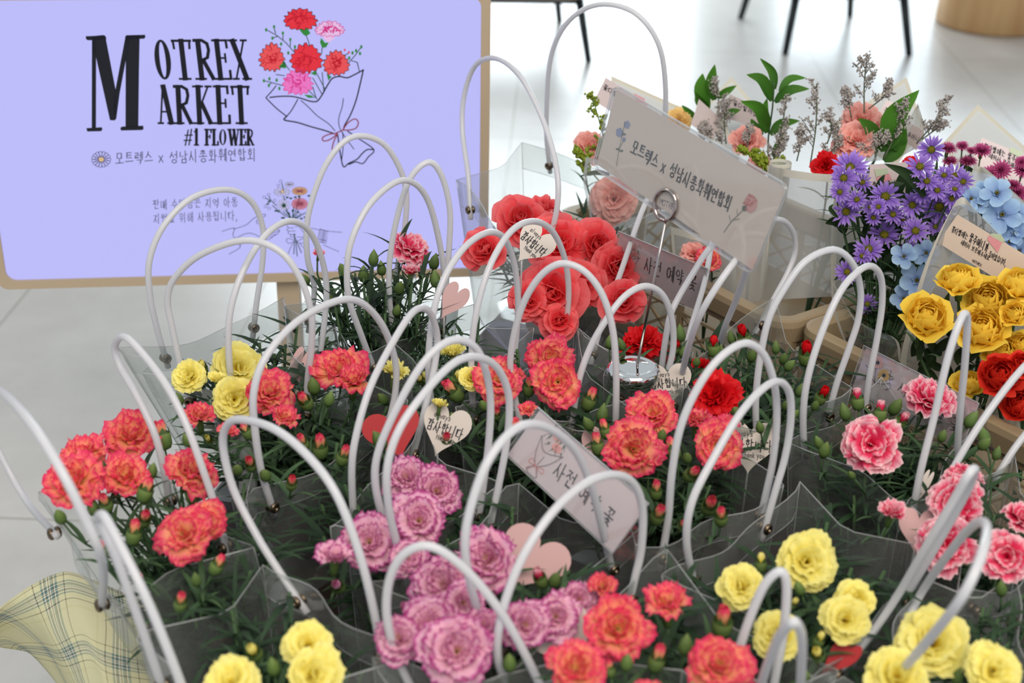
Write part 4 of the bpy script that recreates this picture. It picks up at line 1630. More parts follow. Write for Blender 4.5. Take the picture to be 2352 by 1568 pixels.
# --- back row
make_bag('A', 'clear plastic carrier bag of yellow carnations at the table corner nearest the screen pole',
         ((380, 822), (583, 752), [(380, 822), (362, 760), (345, 680), (343, 600), (375, 520), (440, 455), (520, 435), (575, 460), (603, 520), (603, 600), (590, 690), (583, 752)]),
         ((437, 920), (703, 955), [(437, 920), (415, 840), (393, 740), (385, 690), (400, 640), (460, 585), (560, 552), (640, 575), (690, 640), (715, 720), (715, 800), (707, 870), (703, 955)]), ext=(.055, .045), shrink=.72)
place_plant('A', 'yellow carnation plant with lemon blooms nearest the lit screen', 'yellow',
            [(430, 862, 88), (548, 842, 128), (540, 915, 112), (498, 868, 62, 'u')], [(464, 845, 42, 'yellow'), (410, 915, 38, 'green'), (478, 1010, 34, 'yellow', .80)])
make_bag('C', 'clear plastic carrier bag of pink carnations standing against the screen frame',
         ((712, 740), (905, 690), [(712, 740), (722, 660), (706, 590), (707, 500), (740, 395), (785, 330), (830, 312), (880, 330), (915, 380), (933, 440), (930, 520), (914, 606), (905, 690)]),
         ((857, 842), (1015, 757), [(857, 842), (830, 770), (805, 700), (797, 640), (805, 560), (845, 475), (905, 420), (950, 420), (985, 465), (1010, 560), (1022, 650), (1018, 720), (1015, 757)]))
place_plant('C', 'tall pink carnation plant with many green buds before the screen', 'pink',
            [(948, 562, 98, '', .885), (945, 620, 66, 'u', .875), (733, 580, 40, 'u', .875)],
            [(858, 592, 40, 'green', .875), (835, 628, 42, 'green', .865), (876, 615, 36, 'green', .87), (918, 660, 40, 'green', .86), (998, 600, 40, 'green', .875), (1000, 640, 42, 'green', .865),
             (788, 620, 42, 'green', .87), (912, 712, 34, 'green', .85), (752, 680, 34, 'green', .855), (700, 640, 30, 'green', .86)], H=.15)
make_bag('D', 'clear plastic carrier bag of yellow carnations behind the two coral bags',
         ((905, 775), (1100, 715), [(905, 775), (893, 690), (895, 600), (910, 510), (940, 410), (985, 372), (1015, 405), (1033, 480), (1032, 560), (1025, 640), (1015, 700), (1035, 715)]) if False else
         ((905, 775), (1016, 756), [(905, 775), (895, 690), (895, 600), (912, 500), (942, 410), (985, 372), (1015, 405), (1033, 480), (1032, 560), (1024, 660), (1016, 756)]),
         ((1007, 962), (1180, 832), [(1007, 962), (990, 915), (984, 850), (988, 770), (1002, 690), (1030, 620), (1075, 560), (1125, 533), (1160, 550), (1182, 610), (1190, 690), (1187, 760), (1180, 832)]), ext=(.03, .04))
place_plant('D', 'yellow carnation plant half hidden among the white handles', 'yellow',
            [(908, 850, 84, 'u'), (1038, 806, 78, 'u'), (1083, 866, 64), (1010, 926, 52, 'u')], [(1047, 868, 36, 'yellow'), (966, 872, 32, 'yellow'), (978, 868, 28, 'yellow'), (878, 915, 40, 'green', .83)])
make_bag('S', 'large clear plastic carrier bag of red begonias beside the screen edge',
         ((1262, 380), (1505, 440), [(1262, 380), (1255, 300), (1262, 150), (1290, 70), (1340, 22), (1400, 10), (1465, 35), (1512, 100), (1528, 190), (1525, 300), (1505, 440)], .26),
         ((1080, 482), (1238, 620), [(1080, 482), (1075, 400), (1062, 300), (1066, 220), (1092, 150), (1140, 134), (1195, 175), (1245, 270), (1275, 370), (1282, 450), (1268, 530), (1238, 620)], .19),
         zr=.86, ext=(.05, .075), h=.198, shrink=.80, gus=.02)
place_plant('S', 'red begonia plant with large ruffled blooms under the big clear bag', 'begonia',
            [(1195, 500, 120, '', .90), (1285, 552, 135, '', .89), (1372, 560, 110, '', .885), (1110, 570, 105, '', .875), (1420, 610, 120, '', .87), (1265, 670, 150, 'f', .865), (1330, 650, 130, 'f', .86),
             (1285, 735, 84, 'f', .84), (1432, 690, 105, '', .86), (1215, 690, 90, 'f', .86), (1245, 470, 80, 'u', .905)], (), H=.085, name='potted_begonia')
# --- middle
make_bag('B', 'clear plastic carrier bag of coral carnations between the yellow bag and the red heart card',
         ((540, 950), (735, 815), [(540, 950), (528, 850), (525, 750), (540, 670), (575, 590), (620, 530), (668, 508), (710, 530), (738, 590), (750, 660), (745, 740), (735, 815)]),
         ((625, 1163), (885, 1000), [(625, 1163), (600, 1080), (585, 980), (583, 900), (610, 820), (680, 740), (770, 692), (830, 695), (880, 750), (908, 830), (908, 900), (895, 960), (885, 1000)]))
place_plant('B', 'coral carnation plant standing before the rear yellow carnations', 'coral',
            [(620, 895, 124), (780, 842, 130), (812, 868, 112, 'u'), (655, 955, 92, 'u'), (455, 952, 96, 'u'), (525, 985, 62, 'u')],
            [(700, 920, 52, 'coral'), (735, 1025, 58, 'coral'), (695, 1015, 42, 'coral'), (790, 1045, 50, 'coral'), (670, 1108, 42, 'coral'), (575, 1065, 44, 'coral'), (566, 990, 40, 'coral'),
             (720, 885, 50, 'green'), (757, 915, 40, 'green'), (545, 1078, 42, 'green'), (608, 1090, 44, 'green'), (430, 1010, 40, 'green')])
make_bag('E', 'clear plastic carrier bag of coral carnations behind the slanted reserved card',
         ((1090, 962), (1290, 800), [(1090, 962), (1083, 880), (1085, 780), (1100, 690), (1130, 600), (1175, 530), (1225, 508), (1268, 530), (1296, 590), (1306, 660), (1302, 730), (1290, 800)]),
         ((1198, 985), (1413, 1010), [(1198, 985), (1180, 900), (1172, 830), (1185, 750), (1210, 680), (1250, 625), (1295, 605), (1345, 625), (1385, 680), (1408, 760), (1415, 850), (1415, 930), (1413, 1010)]))
place_plant('E', 'coral carnation plant behind the chrome clip stand base', 'coral',
            [(1145, 870, 112), (1265, 820, 118), (1280, 876, 118, 'f'), (1212, 938, 58, 'u'), (1182, 972, 46, 'u'), (1188, 858, 50, 'u')],
            [(1040, 897, 58, 'coral'), (1215, 888, 42, 'coral'), (1355, 916, 52, 'coral'), (1140, 950, 34, 'coral'), (1025, 1008, 46, 'coral', .83), (1040, 962, 38, 'green'), (1110, 930, 38, 'green'), (1250, 960, 36, 'green')])
make_bag('R', 'clear plastic carrier bag of red carnations below the hand-lettered sign',
         ((1362, 815), (1568, 852), [(1362, 815), (1378, 757), (1424, 630), (1485, 461), (1540, 395), (1590, 388), (1625, 440), (1635, 530), (1620, 640), (1585, 760), (1568, 852)]),
         ((1425, 915), (1545, 935), None), ext=(.02, .01))
place_plant('R', 'red carnation plant around the clip stand rod', 'red',
            [(1477, 775, 100, '', .835), (1530, 838, 96, '', .80), (1440, 806, 40, 'u', .82)], [(1400, 785, 34, 'green'), (1427, 790, 32, 'green'), (1562, 765, 42, 'green'), (1572, 806, 34, 'green'), (1555, 798, 34, 'red'), (1600, 830, 30, 'green')], H=.05)
make_bag('T', 'clear plastic carrier bag of red budded carnations in front of the beige crates',
         ((1515, 880), (1745, 745), [(1515, 880), (1530, 770), (1545, 710), (1590, 630), (1640, 560), (1720, 515), (1790, 504), (1820, 530), (1827, 575), (1810, 625), (1775, 690), (1745, 745)]),
         ((1738, 1012), (1902, 955), [(1738, 1012), (1736, 920), (1745, 830), (1765, 735), (1800, 665), (1850, 600), (1913, 573), (1955, 600), (1976, 660), (1972, 730), (1950, 800), (1922, 880), (1902, 955)]), ext=(.03, .03),
         extra=[((1562, 886), (1650, 800), [(1562, 886), (1580, 800), (1610, 720), (1655, 645), (1705, 580), (1722, 575), (1722, 600), (1690, 690), (1665, 750), (1650, 800)], .17)])
place_plant('T', 'red carnation plant with one open bloom and many green buds', 'red',
            [(1642, 903, 124), (1610, 835, 58, 'u', .83)],
            [(1708, 772, 50, 'red'), (1852, 812, 56, 'red'), (1640, 795, 46, 'red'), (1888, 908, 46, 'red'), (1680, 775, 34, 'green'), (1655, 805, 30, 'green'), (1728, 815, 38, 'green'), (1782, 797, 32, 'green'),
             (1800, 822, 34, 'green'), (1815, 838, 36, 'green'), (1873, 930, 32, 'green'), (1838, 895, 34, 'green'), (1782, 958, 34, 'green'), (1806, 930, 34, 'green'), (1690, 945, 40, 'green'), (1826, 950, 32, 'green'),
             (1745, 980, 34, 'green'), (1660, 860, 30, 'green')])
make_bag('P', 'clear plastic carrier bag of coral carnations beside the slanted reserved card',
         ((1312, 990), (1512, 910), [(1312, 990), (1328, 880), (1355, 800), (1392, 735), (1435, 680), (1482, 657), (1520, 675), (1542, 725), (1547, 790), (1535, 850), (1512, 910)]),
         ((1520, 1280), (1747, 1187), [(1520, 1280), (1535, 1190), (1543, 1090), (1562, 985), (1600, 895), (1650, 825), (1710, 788), (1755, 815), (1780, 890), (1784, 970), (1775, 1060), (1760, 1130), (1747, 1187)]))
place_plant('P', 'coral carnation plant with many striped buds right of the slanted card', 'coral',
            [(1497, 945, 118), (1455, 1030, 140, 'f'), (1600, 960, 92, 'u'), (1645, 1022, 118, 'f'), (1665, 975, 84, 'u'), (1440, 1245, 80, '', .80)],
            [(1545, 1030, 52, 'coral'), (1590, 1087, 52, 'coral'), (1507, 1125, 44, 'coral'), (1512, 1182, 52, 'coral'), (1630, 1160, 58, 'coral'), (1656, 1185, 50, 'coral'), (1372, 1020, 48, 'coral'), (1390, 985, 44, 'coral'),
             (1568, 1205, 36, 'coral'), (1350, 972, 40, 'green'), (1384, 948, 46, 'green'), (1520, 1000, 40, 'green'), (1578, 1050, 38, 'green'), (1610, 1110, 36, 'green')])
make_bag('U', 'clear plastic carrier bag of pink carnations before the reserved card with daisies',
         ((1847, 1040), (1987, 936), [(1847, 1040), (1845, 950), (1855, 870), (1885, 770), (1930, 670), (1975, 620), (2005, 612), (2024, 640), (2026, 700), (2014, 780), (1998, 860), (1987, 936)]),
         ((2096, 1180), (2197, 1060), [(2096, 1180), (2115, 1080), (2145, 960), (2175, 830), (2200, 750), (2216, 720), (2222, 745), (2215, 850), (2205, 950), (2197, 1060)], .15), ext=(.035, .03))
place_plant('U', 'pink carnation plant with deep pink hearts before the daisy card', 'pink',
            [(2000, 1018, 140, 'f'), (2140, 905, 122), (2048, 1172, 86, 'u')],
            [(1970, 917, 46, 'pink'), (2022, 945, 46, 'pink'), (2070, 965, 44, 'pink'), (1940, 945, 44, 'green'), (2058, 933, 48, 'green'), (2232, 962, 46, 'green'), (1895, 1032, 44, 'green'), (1955, 1090, 30, 'green'),
             (2262, 1018, 42, 'green'), (2165, 1000, 36, 'green'), (1880, 1015, 36, 'green')])
# --- front
make_bag('K', 'clear plastic carrier bag of coral carnations on the plaid cloth',
         ((390, 1150), (518, 1256), [(390, 1150), (360, 1010), (312, 905), (275, 840), (264, 795), (285, 773), (330, 815), (385, 890), (430, 980), (470, 1090), (500, 1180), (518, 1256)], .15),
         ((125, 1224), (235, 1388), [(125, 1224), (60, 1150), (0, 1042), (-40, 960), (-55, 900), (-30, 885), (20, 915), (80, 985), (140, 1080), (195, 1190), (235, 1290), (235, 1388)], .15), ext=(.035, .05), shrink=.72)
place_plant('K', 'coral carnation plant leaning over the plaid tablecloth', 'coral',
            [(300, 992, 128), (190, 1030, 112), (287, 1085, 114), (165, 1097, 142), (445, 1075, 128), (420, 1222, 134), (470, 1200, 108, 'f')],
            [(372, 1000, 62, 'coral'), (335, 1125, 56, 'coral'), (332, 1190, 52, 'coral'), (308, 1222, 56, 'coral'), (242, 1155, 48, 'coral'), (235, 1258, 40, 'coral'), (415, 1382, 48, 'coral'), (500, 1296, 50, 'coral'),
             (440, 1130, 50, 'coral'), (318, 1328, 40, 'coral'), (137, 1185, 46, 'green'), (213, 1162, 46, 'green'), (232, 1068, 40, 'green'), (350, 1080, 40, 'green'), (270, 1290, 36, 'green'), (450, 1330, 40, 'green')])
make_bag('J', 'clear plastic carrier bag of yellow carnations in front of the plaid cloth',
         ((687, 1380), (877, 1512), [(687, 1380), (640, 1310), (590, 1230), (535, 1120), (512, 1020), (525, 972), (562, 964), (630, 985), (700, 1040), (770, 1130), (825, 1270), (860, 1410), (877, 1512)], .15),
         ((372, 1575), (470, 1720), [(372, 1575), (325, 1440), (270, 1290), (236, 1215), (225, 1190), (238, 1184), (270, 1240), (330, 1360), (385, 1490), (430, 1610), (470, 1720)], .15), ext=(.04, .04), zr=.825)
place_plant('J', 'yellow carnation plant at the front table edge', 'yellow',
            [(708, 1477, 118), (727, 1545, 145), (528, 1555, 128), (620, 1640, 120), (560, 1700, 110)], [(582, 1497, 58, 'yellow'), (627, 1530, 52, 'green'), (650, 1600, 46, 'green')])
make_bag('F', 'clear plastic carrier bag of purple-edged carnations beside the red heart card',
         ((812, 1192), (948, 1043), [(812, 1192), (808, 1080), (818, 1000), (850, 890), (900, 790), (950, 715), (985, 715), (1004, 770), (1000, 830), (985, 900), (966, 980), (948, 1043)]),
         ((908, 1268), (1100, 1186), [(908, 1268), (880, 1190), (862, 1110), (868, 1040), (905, 950), (960, 850), (1010, 795), (1055, 780), (1095, 802), (1118, 860), (1127, 930), (1122, 1020), (1112, 1100), (1100, 1186)]), ext=(.05, .03))
place_plant('F', 'purple-edged pink carnation plant below the red heart card', 'picotee',
            [(932, 1090, 112), (1005, 1122, 120), (962, 1192, 134), (850, 1240, 145), (770, 1270, 112, 'u'), (940, 1278, 94)], [(775, 1345, 50, 'picotee', .83), (870, 1010, 54, 'green', .85)])
make_bag('G', 'clear plastic carrier bag of purple-edged carnations beside the dusty pink heart card',
         ((938, 1345), (1124, 1211), [(938, 1345), (912, 1250), (892, 1160), (890, 1070), (920, 980), (985, 890), (1045, 832), (1095, 820), (1140, 842), (1167, 900), (1169, 970), (1158, 1050), (1140, 1140), (1124, 1211)]),
         ((1150, 1500), (1405, 1305), [(1150, 1500), (1105, 1420), (1078, 1330), (1068, 1250), (1080, 1170), (1115, 1070), (1165, 1000), (1215, 974), (1270, 988), (1325, 1040), (1362, 1130), (1385, 1220), (1405, 1305)]), ext=(.045, .045))
place_plant('G', 'large purple-edged pink carnation plant crowded with blooms', 'picotee',
            [(1112, 1278, 158), (1012, 1342, 150), (1065, 1382, 106), (985, 1430, 140), (915, 1462, 118), (1048, 1492, 176), (1110, 1432, 100), (1208, 1432, 126), (1278, 1415, 116), (1330, 1375, 92)],
            [(940, 1397, 52, 'picotee'), (1240, 1326, 50, 'pink'), (1275, 1330, 48, 'green'), (1170, 1520, 54, 'green')])
make_bag('L', 'clear plastic carrier bag with only its handle showing below the purple-edged carnations',
         ((950, 1590), (1258, 1610), [(950, 1590), (908, 1500), (888, 1410), (895, 1330), (925, 1275), (975, 1253), (1030, 1275), (1095, 1335), (1160, 1420), (1210, 1510), (1258, 1610)]),
         ((930, 1760), (1240, 1780), None), zr=.825)
make_bag('M', 'clear plastic carrier bag of coral carnations in the front row',
         ((1165, 1575), (1447, 1375), [(1165, 1575), (1142, 1500), (1155, 1400), (1200, 1280), (1270, 1175), (1345, 1110), (1410, 1090), (1455, 1110), (1476, 1170), (1473, 1260), (1460, 1320), (1447, 1375)]),
         ((1665, 1600), (1772, 1600), [(1665, 1600), (1690, 1515), (1720, 1425), (1755, 1345), (1790, 1312), (1806, 1335), (1805, 1400), (1795, 1480), (1772, 1600)], .15), ext=(.035, .05), zr=.83)
place_plant('M', 'coral carnation plant with large blooms in the front row', 'coral',
            [(1420, 1440, 155, 'f'), (1530, 1377, 138, 'u'), (1325, 1528, 138), (1382, 1342, 86, 'u'), (1655, 1522, 156), (1485, 1580, 90, 'u')],
            [(1510, 1512, 62, 'coral'), (1660, 1427, 74, 'coral'), (1400, 1535, 40, 'coral'), (1575, 1480, 56, 'green'), (1590, 1590, 60, 'green'), (1440, 1520, 50, 'green')], z=.872)
make_bag('Q', 'clear plastic carrier bag of yellow carnations beside the front coral bag',
         ((1592, 1332), (1757, 1212), [(1592, 1332), (1577, 1240), (1590, 1150), (1640, 1050), (1700, 950), (1755, 890), (1792, 877), (1814, 905), (1816, 970), (1803, 1050), (1780, 1130), (1757, 1212)]),
         ((1918, 1548), (2072, 1380), [(1918, 1548), (1990, 1470), (2060, 1370), (2130, 1250), (2195, 1140), (2228, 1085), (2240, 1080), (2225, 1120), (2170, 1220), (2110, 1320), (2072, 1380)], .15), ext=(.045, .055), zr=.822)
place_plant('Q', 'yellow carnation plant with wide pale blooms', 'yellow',
            [(1855, 1287, 150, 'f'), (1700, 1342, 114), (1790, 1458, 126), (1968, 1377, 100), (1945, 1422, 118)],
            [(1748, 1292, 42, 'yellow'), (1882, 1468, 40, 'yellow'), (1878, 1502, 50, 'yellow'), (1822, 1385, 34, 'yellow'), (1850, 1550, 36, 'green'), (1835, 1350, 42, 'green'), (1905, 1400, 44, 'green')])
make_bag('V', 'clear plastic carrier bag of pink carnations at the crate corner',
         ((2130, 1190), (2278, 1113), [(2130, 1190), (2170, 1110), (2250, 975), (2345, 850), (2420, 790), (2460, 800), (2450, 860), (2400, 940), (2330, 1030), (2278, 1113)], .17),
         ((2240, 1400), (2440, 1300), None), ext=(.03, .03))
place_plant('V', 'pink carnation plant with crowded deep pink blooms', 'pink',
            [(2195, 1155, 132, 'f'), (2170, 1247, 140, 'f'), (2312, 1277, 118, 'f'), (2350, 1182, 86), (2200, 1085, 76), (2240, 1095, 60, 'u')], [(2260, 1000, 46, 'green'), (2290, 1040, 34, 'green'), (2300, 1350, 44, 'green')])
make_bag('W', 'clear plastic carrier bag of yellow carnations in the front row beside the red heart',
         ((2080, 1432), (2025, 1590), [(2080, 1432), (2120, 1355), (2180, 1270), (2225, 1215), (2255, 1197), (2267, 1215), (2255, 1275), (2210, 1370), (2140, 1460), (2080, 1530), (2025, 1590)], .15),
         ((2330, 1430), (2360, 1610), None), ext=(.035, .035), zr=.83)
place_plant('W', 'yellow carnation plant with full blooms in the front row', 'yellow',
            [(2145, 1472, 176), (2060, 1548, 156), (2282, 1537, 136)], [(2200, 1552, 46, 'green'), (2320, 1600, 50, 'green')], z=.875)
make_bag('X', 'clear plastic carrier bag with a single handle rising among front yellow carnations',
         ((1735, 1630), (1835, 1630), [(1735, 1630), (1752, 1560), (1785, 1470), (1815, 1433), (1830, 1432), (1842, 1470), (1840, 1550), (1835, 1630)], .15),
         ((1745, 1800), (1850, 1800), None), zr=.82, ext=(.04, .04))
# ------------------------------------------------------------------ plastic crates
CU, CV = V((.585, -.811, 0)).normalized(), V((.811, .585, 0)).normalized()
CZ = .80


def crate(label, c, L_, W_):
    """c: the front corner; the long side runs along CU"""
    z0 = TABZ + .001
    mid = c + CU * L_ / 2 + CV * W_ / 2
    t = thing('crate', label, 'crate', (mid.x, mid.y, z0), 'folding crates on the table')

    def loop(ins, r, z):
        out = []
        for x, y in rrect(L_ - 2 * ins, W_ - 2 * ins, r, 9):
            p = c + CU * (x + ins) + CV * (y + ins)
            out.append(V((p.x, p.y, z)))
        return out
    mb = MB()
    rows = [loop(.002, .03, CZ - .028), loop(0, .032, CZ - .008), loop(.002, .03, CZ - .001), loop(.006, .028, CZ), loop(.018, .02, CZ), loop(.022, .017, CZ - .003), loop(.022, .016, CZ - .03), loop(.004, .03, CZ - .03), loop(.002, .03, CZ - .028)]
    mb.grid(rows, close=True)
    build(mb, 'rim', M_['crate'], t, smooth=False)
    mb = MB()
    q = loop(.014, .02, z0 + .006)
    mb.plate(q, (0, 0, 1), .006)
    build(mb, 'base', M_['crate'], t, smooth=False)
    sides = [(c + CV * .010, CU, CV, L_), (c + CU * .010, CV, CU, W_), (c + CV * (W_ - .010), CU, -CV, L_), (c + CU * (L_ - .010), CV, -CU, W_)]
    for p, d, n, ln in sides:
        mb = MB()
        H0, H1 = z0 + .006, CZ - .028

        def bar(a, b, w, th=.0035):
            A_ = p + d * a[0] + V((0, 0, a[1] - p.z))
            B_ = p + d * b[0] + V((0, 0, b[1] - p.z))
            e = (B_ - A_)
            l = e.length
            e.normalize()
            mb.box((A_ + B_) / 2, e * l / 2, n * th / 2, e.cross(n) * w / 2)
        bar((.03, H1 - .006), (ln - .03, H1 - .006), .012)
        bar((.03, H1 - .030), (ln - .03, H1 - .030), .004)
        bar((.03, H0 + .010), (ln - .03, H0 + .010), .02)
        k = max(3, int(ln / .08))
        for i in range(k + 1):
            x = .03 + (ln - .06) * i / k
            bar((x, H0), (x, H1), .008, .006)
            if i < k:
                x2 = .03 + (ln - .06) * (i + 1) / k
                bar((x, H0 + .02), (x2, H1 - .03), .004)
                bar((x, H1 - .03), (x2, H0 + .02), .004)
                xm = (x + x2) / 2
                bar((xm, H0 + .02), (x2, (H0 + H1) / 2), .003)
                bar((x, (H0 + H1) / 2), (xm, H1 - .03), .003)
        for sgn in (.022, ln - .022):
            bar((sgn, H0), (sgn, H1), .018, .012)
        build(mb, 'side_panel', M_['crate'], t, smooth=False)
    return t


c1 = atZ((1800, 752), CZ)
c1 = V((c1.x, c1.y, 0))
crate('beige folding crate of wrapped bouquets behind the hand-lettered sign', c1 - CU * .47, .47, .33)
c2 = atZ((1812, 738), CZ)
c2 = V((c2.x, c2.y, 0)) + CU * .008
crate('beige folding crate of purple and yellow bouquets', c2, .50, .33)


# ------------------------------------------------------------------ cards
def fit_rect(q, ctr):
    """the plane through ctr on which four pixel corners come closest to a rectangle"""
    best = None
    vd = (CAM - ctr).normalized()
    B = basis(vd)
    for a in range(0, 66, 6):
        for b in range(0, 360, 12):
            n = (B @ V((math.sin(math.radians(a)) * math.cos(math.radians(b)), math.sin(math.radians(a)) * math.sin(math.radians(b)), math.cos(math.radians(a)))))
            P = [onplane(p, ctr, n) for p in q]
            e = [(P[(i + 1) % 4] - P[i]) for i in range(4)]
            s = sum((e[i].normalized().dot(e[(i + 1) % 4].normalized())) ** 2 for i in range(4))
            s += (e[0].length / e[2].length - 1) ** 2 + (e[1].length / e[3].length - 1) ** 2 + .00002 * a
            if best is None or s < best[0]:
                best = (s, n)
    return best[1]


def card(q, ctr):
    n = fit_rect(q, ctr)
    return Sheet(ctr, n)


def quad_mid(q):
    return (sum(p[0] for p in q) / 4, sum(p[1] for p in q) / 4)


def inset(q, k):
    m = quad_mid(q)
    return [(m[0] + (p[0] - m[0]) * k, m[1] + (p[1] - m[1]) * k) for p in q]


def uvq(q, u, v):
    a = V(q[0]).lerp(V(q[1]), u)
    b = V(q[3]).lerp(V(q[2]), u)
    r = a.lerp(b, v)
    return (r.x, r.y)


def roundq(q, r):
    """pixel quad with rounded corners"""
    out = []
    for i in range(4):
        p, a, b = V(q[i]), V(q[i - 1]), V(q[(i + 1) % 4])
        pa, pb = p + (a - p).normalized() * r, p + (b - p).normalized() * r
        for k in range(6):
            t = k / 5
            x = pa * (1 - t) ** 2 + p * 2 * t * (1 - t) + pb * t * t
            out.append((x.x, x.y))
    return out


def drawn(sh, root, strokes):
    """strokes: (pixel points, width in metres, ink, smooth, filled)"""
    bag = {}
    for pts, w, col, sm, fill in strokes:
        mb = bag.setdefault(col, MB())
        if fill:
            mb.poly([sh.at(p, .0007) for p in pts])
        else:
            P = [sh.at(p, .0010) for p in pts]
            if sm and len(P) > 2:
                P = spline(P, 4)
            ribbon(mb, P, w, sh.n)
    for col, mb in bag.items():
        build(mb, 'printed_drawing', M_[col], root, smooth=False)


# the big sign on its clip stand
BS = atZ((1455, 846), .842)
stand = thing('clip_stand', 'chrome clip stand with dome base, wire rod and ring', 'stand', BS - V((0, 0, .012)))
mb = MB()
pr = [(0, .006), (.0085, .0055), (.017, .0035), (.0195, .0032), (.0215, .0042), (.0265, .002), (.0285, -.002), (.0285, -.010), (.027, -.012), (0, -.012)]
mb.lathe([(r * 1.03, z) for r, z in pr], Matrix.Translation(BS), 48)
build(mb, 'base', M_['chrome'], stand)
q_out = [(1411, 193), (1812, 428), (1728, 631), (1362, 384)]
ringY = BS.y + .012
rc = atY((1532, 470), ringY)
SG = card([(1416, 205), (1806, 432), (1728, 619), (1371, 377)], rc + V((0, .004, 0)))
root = SG.at((1532, 505), .002)
mb = MB()
foot = BS + V((.004, 0, .005))
mb.tube([foot, foot.lerp(root, .5), root], .00155, 8)
build(mb, 'rod', M_['steel'], stand)
for off, nm in ((.003, 'ring'), (-.003, 'ring')):
    mb = MB()
    pts = [SG.at((1532 + 25 * math.cos(a), 470 + 35 * math.sin(a)), off) for a in [PI / 2 + 2 * PI * k / 30 for k in range(31)]]
    mb.tube(pts, .0020, 8)
    build(mb, nm, M_['steel'], stand)
sign = thing('sign_card', 'cream card sign in a clear sleeve held by the ring of the clip stand', 'sign', SG.at((1550, 600), 0))
q_card = [(1416, 205), (1806, 432), (1728, 619), (1371, 377)]
mb = MB()
mb.plate([SG.at(p, .0002) for p in q_card], SG.n, .0006)
build(mb, 'paper_card', M_['paper'], sign, smooth=False)
for o in (.0016, -.0012):
    mb = MB()
    mb.plate([SG.at(p, o) for p in roundq(q_out, 22)], SG.n, .0006)
    ol = [SG.at(p, o) for p in roundq(q_out, 22)]
    mb.tube(ol, .0005, 5, m=1, closed=True)
    build(mb, 'clear_sleeve', [M_['acrylic'], M_['filmedge']], sign, smooth=False)
mb = MB()
write(mb, SG, '모트렉스 x 성남시총화훼연합회', (1446, 352), (1676, 486), 32, .0015, up=(.30, -.95))
build(mb, 'lettering', M_['ink'], sign, smooth=False)
mb = MB()
write(mb, SG, 'MOTREX', (1515, 468), (1556, 486), 13, .0007, up=(.12, -.99))
build(mb, 'small_lettering', M_['inkgrey'], sign, smooth=False)
st = [([(1417, 381), (1422, 350), (1428, 320), (1437, 280)], .0006, 'inkgreen', True, False), ([(1424, 340), (1436, 318)], .0005, 'inkgreen', False, False)]
for x, y, r in ((1441, 286, 10), (1424, 304, 12), (1434, 320, 6)):
    st.append((circ(x, y, r * .8, r, k=5), 0, 'inkblue', False, True))
for x, y in ((1428, 346), (1420, 342), (1434, 308)):
    st.append((circ(x, y, 5, 2.5, k=8), 0, 'inkgreen', False, True))
st += [([(1664, 533), (1680, 510), (1700, 490), (1716, 472)], .0007, 'inkgreen', True, False), ([(1680, 510), (1676, 494)], .0005, 'inkgreen', False, False), ([(1686, 505), (1700, 502)], .0005, 'inkgreen', False, False),
       ([(1695, 492), (1694, 480)], .0005, 'inkgreen', False, False), (circ(1711, 478, 6, 7, k=8), 0, 'inkgreen', False, True), (circ(1725, 467, 15, 21, k=16), 0, 'inkpink', False, True)]
rd = random.Random(2)
for k in range(26):
    a, r = rd.uniform(0, 6.28), rd.uniform(.2, .95)
    x, y = 1725 + 15 * r * math.cos(a), 467 + 21 * r * math.sin(a)
    st.append(([(x - 3, y), (x, y - 3), (x + 3, y + 1)], .0005, 'inkred', False, False))
drawn(SG, sign, st)


def bouquet_strokes(q, u0, v0, s):
    """line drawing of a wrapped posy in card coordinates"""
    st = []

    def T(pts):
        return [uvq(q, u0 + x * s, v0 + y * s * 2.2) for x, y in pts]
    for pts in ([(-.5, -.1), (-.35, .55), (-.1, 1.0)], [(-.5, -.1), (-.2, .3), (.1, .28), (.55, .0)], [(.55, .0), (.3, .6), (.0, 1.0)], [(-.1, 1.0), (-.25, 1.35), (0, 1.4), (.2, 1.35), (0, 1.0)], [(0, .5), (-.03, .95)]):
        st.append((T(pts), .0006, 'inkgrey', True, False))
    for pts in ([(-.05, 1.0), (-.3, .85), (-.35, 1.05), (-.05, 1.0), (.25, .9), (.28, 1.08), (-.05, 1.0)], [(-.05, 1.0), (-.3, 1.3)], [(-.05, 1.0), (.2, 1.3)]):
        st.append((T(pts), .0006, 'inkred', True, False))
    for x, y, r in ((.0, -.5, .24), (.18, -.1, .2)):
        st.append((T(circ(x, y, r, r * .9, k=14)), 0, 'inkpink', False, True))
        for k in (0.75, .5, .25):
            st.append((T(circ(x, y, r * k, r * k * .85, k=10)), .0005, 'inkred', False, False))
    rd = random.Random(4)
    for k in range(26):
        x, y = rd.uniform(-.45, .5), rd.uniform(-.9, .15)
        st.append((T([(x, y), (x + rd.uniform(-.08, .08), y + .14)]), .0005, 'inkgreen', False, False))
        if k % 2:
            st.append((T(circ(x, y, .04, .05, k=5)), 0, 'inkgreen', False, True))
    return st


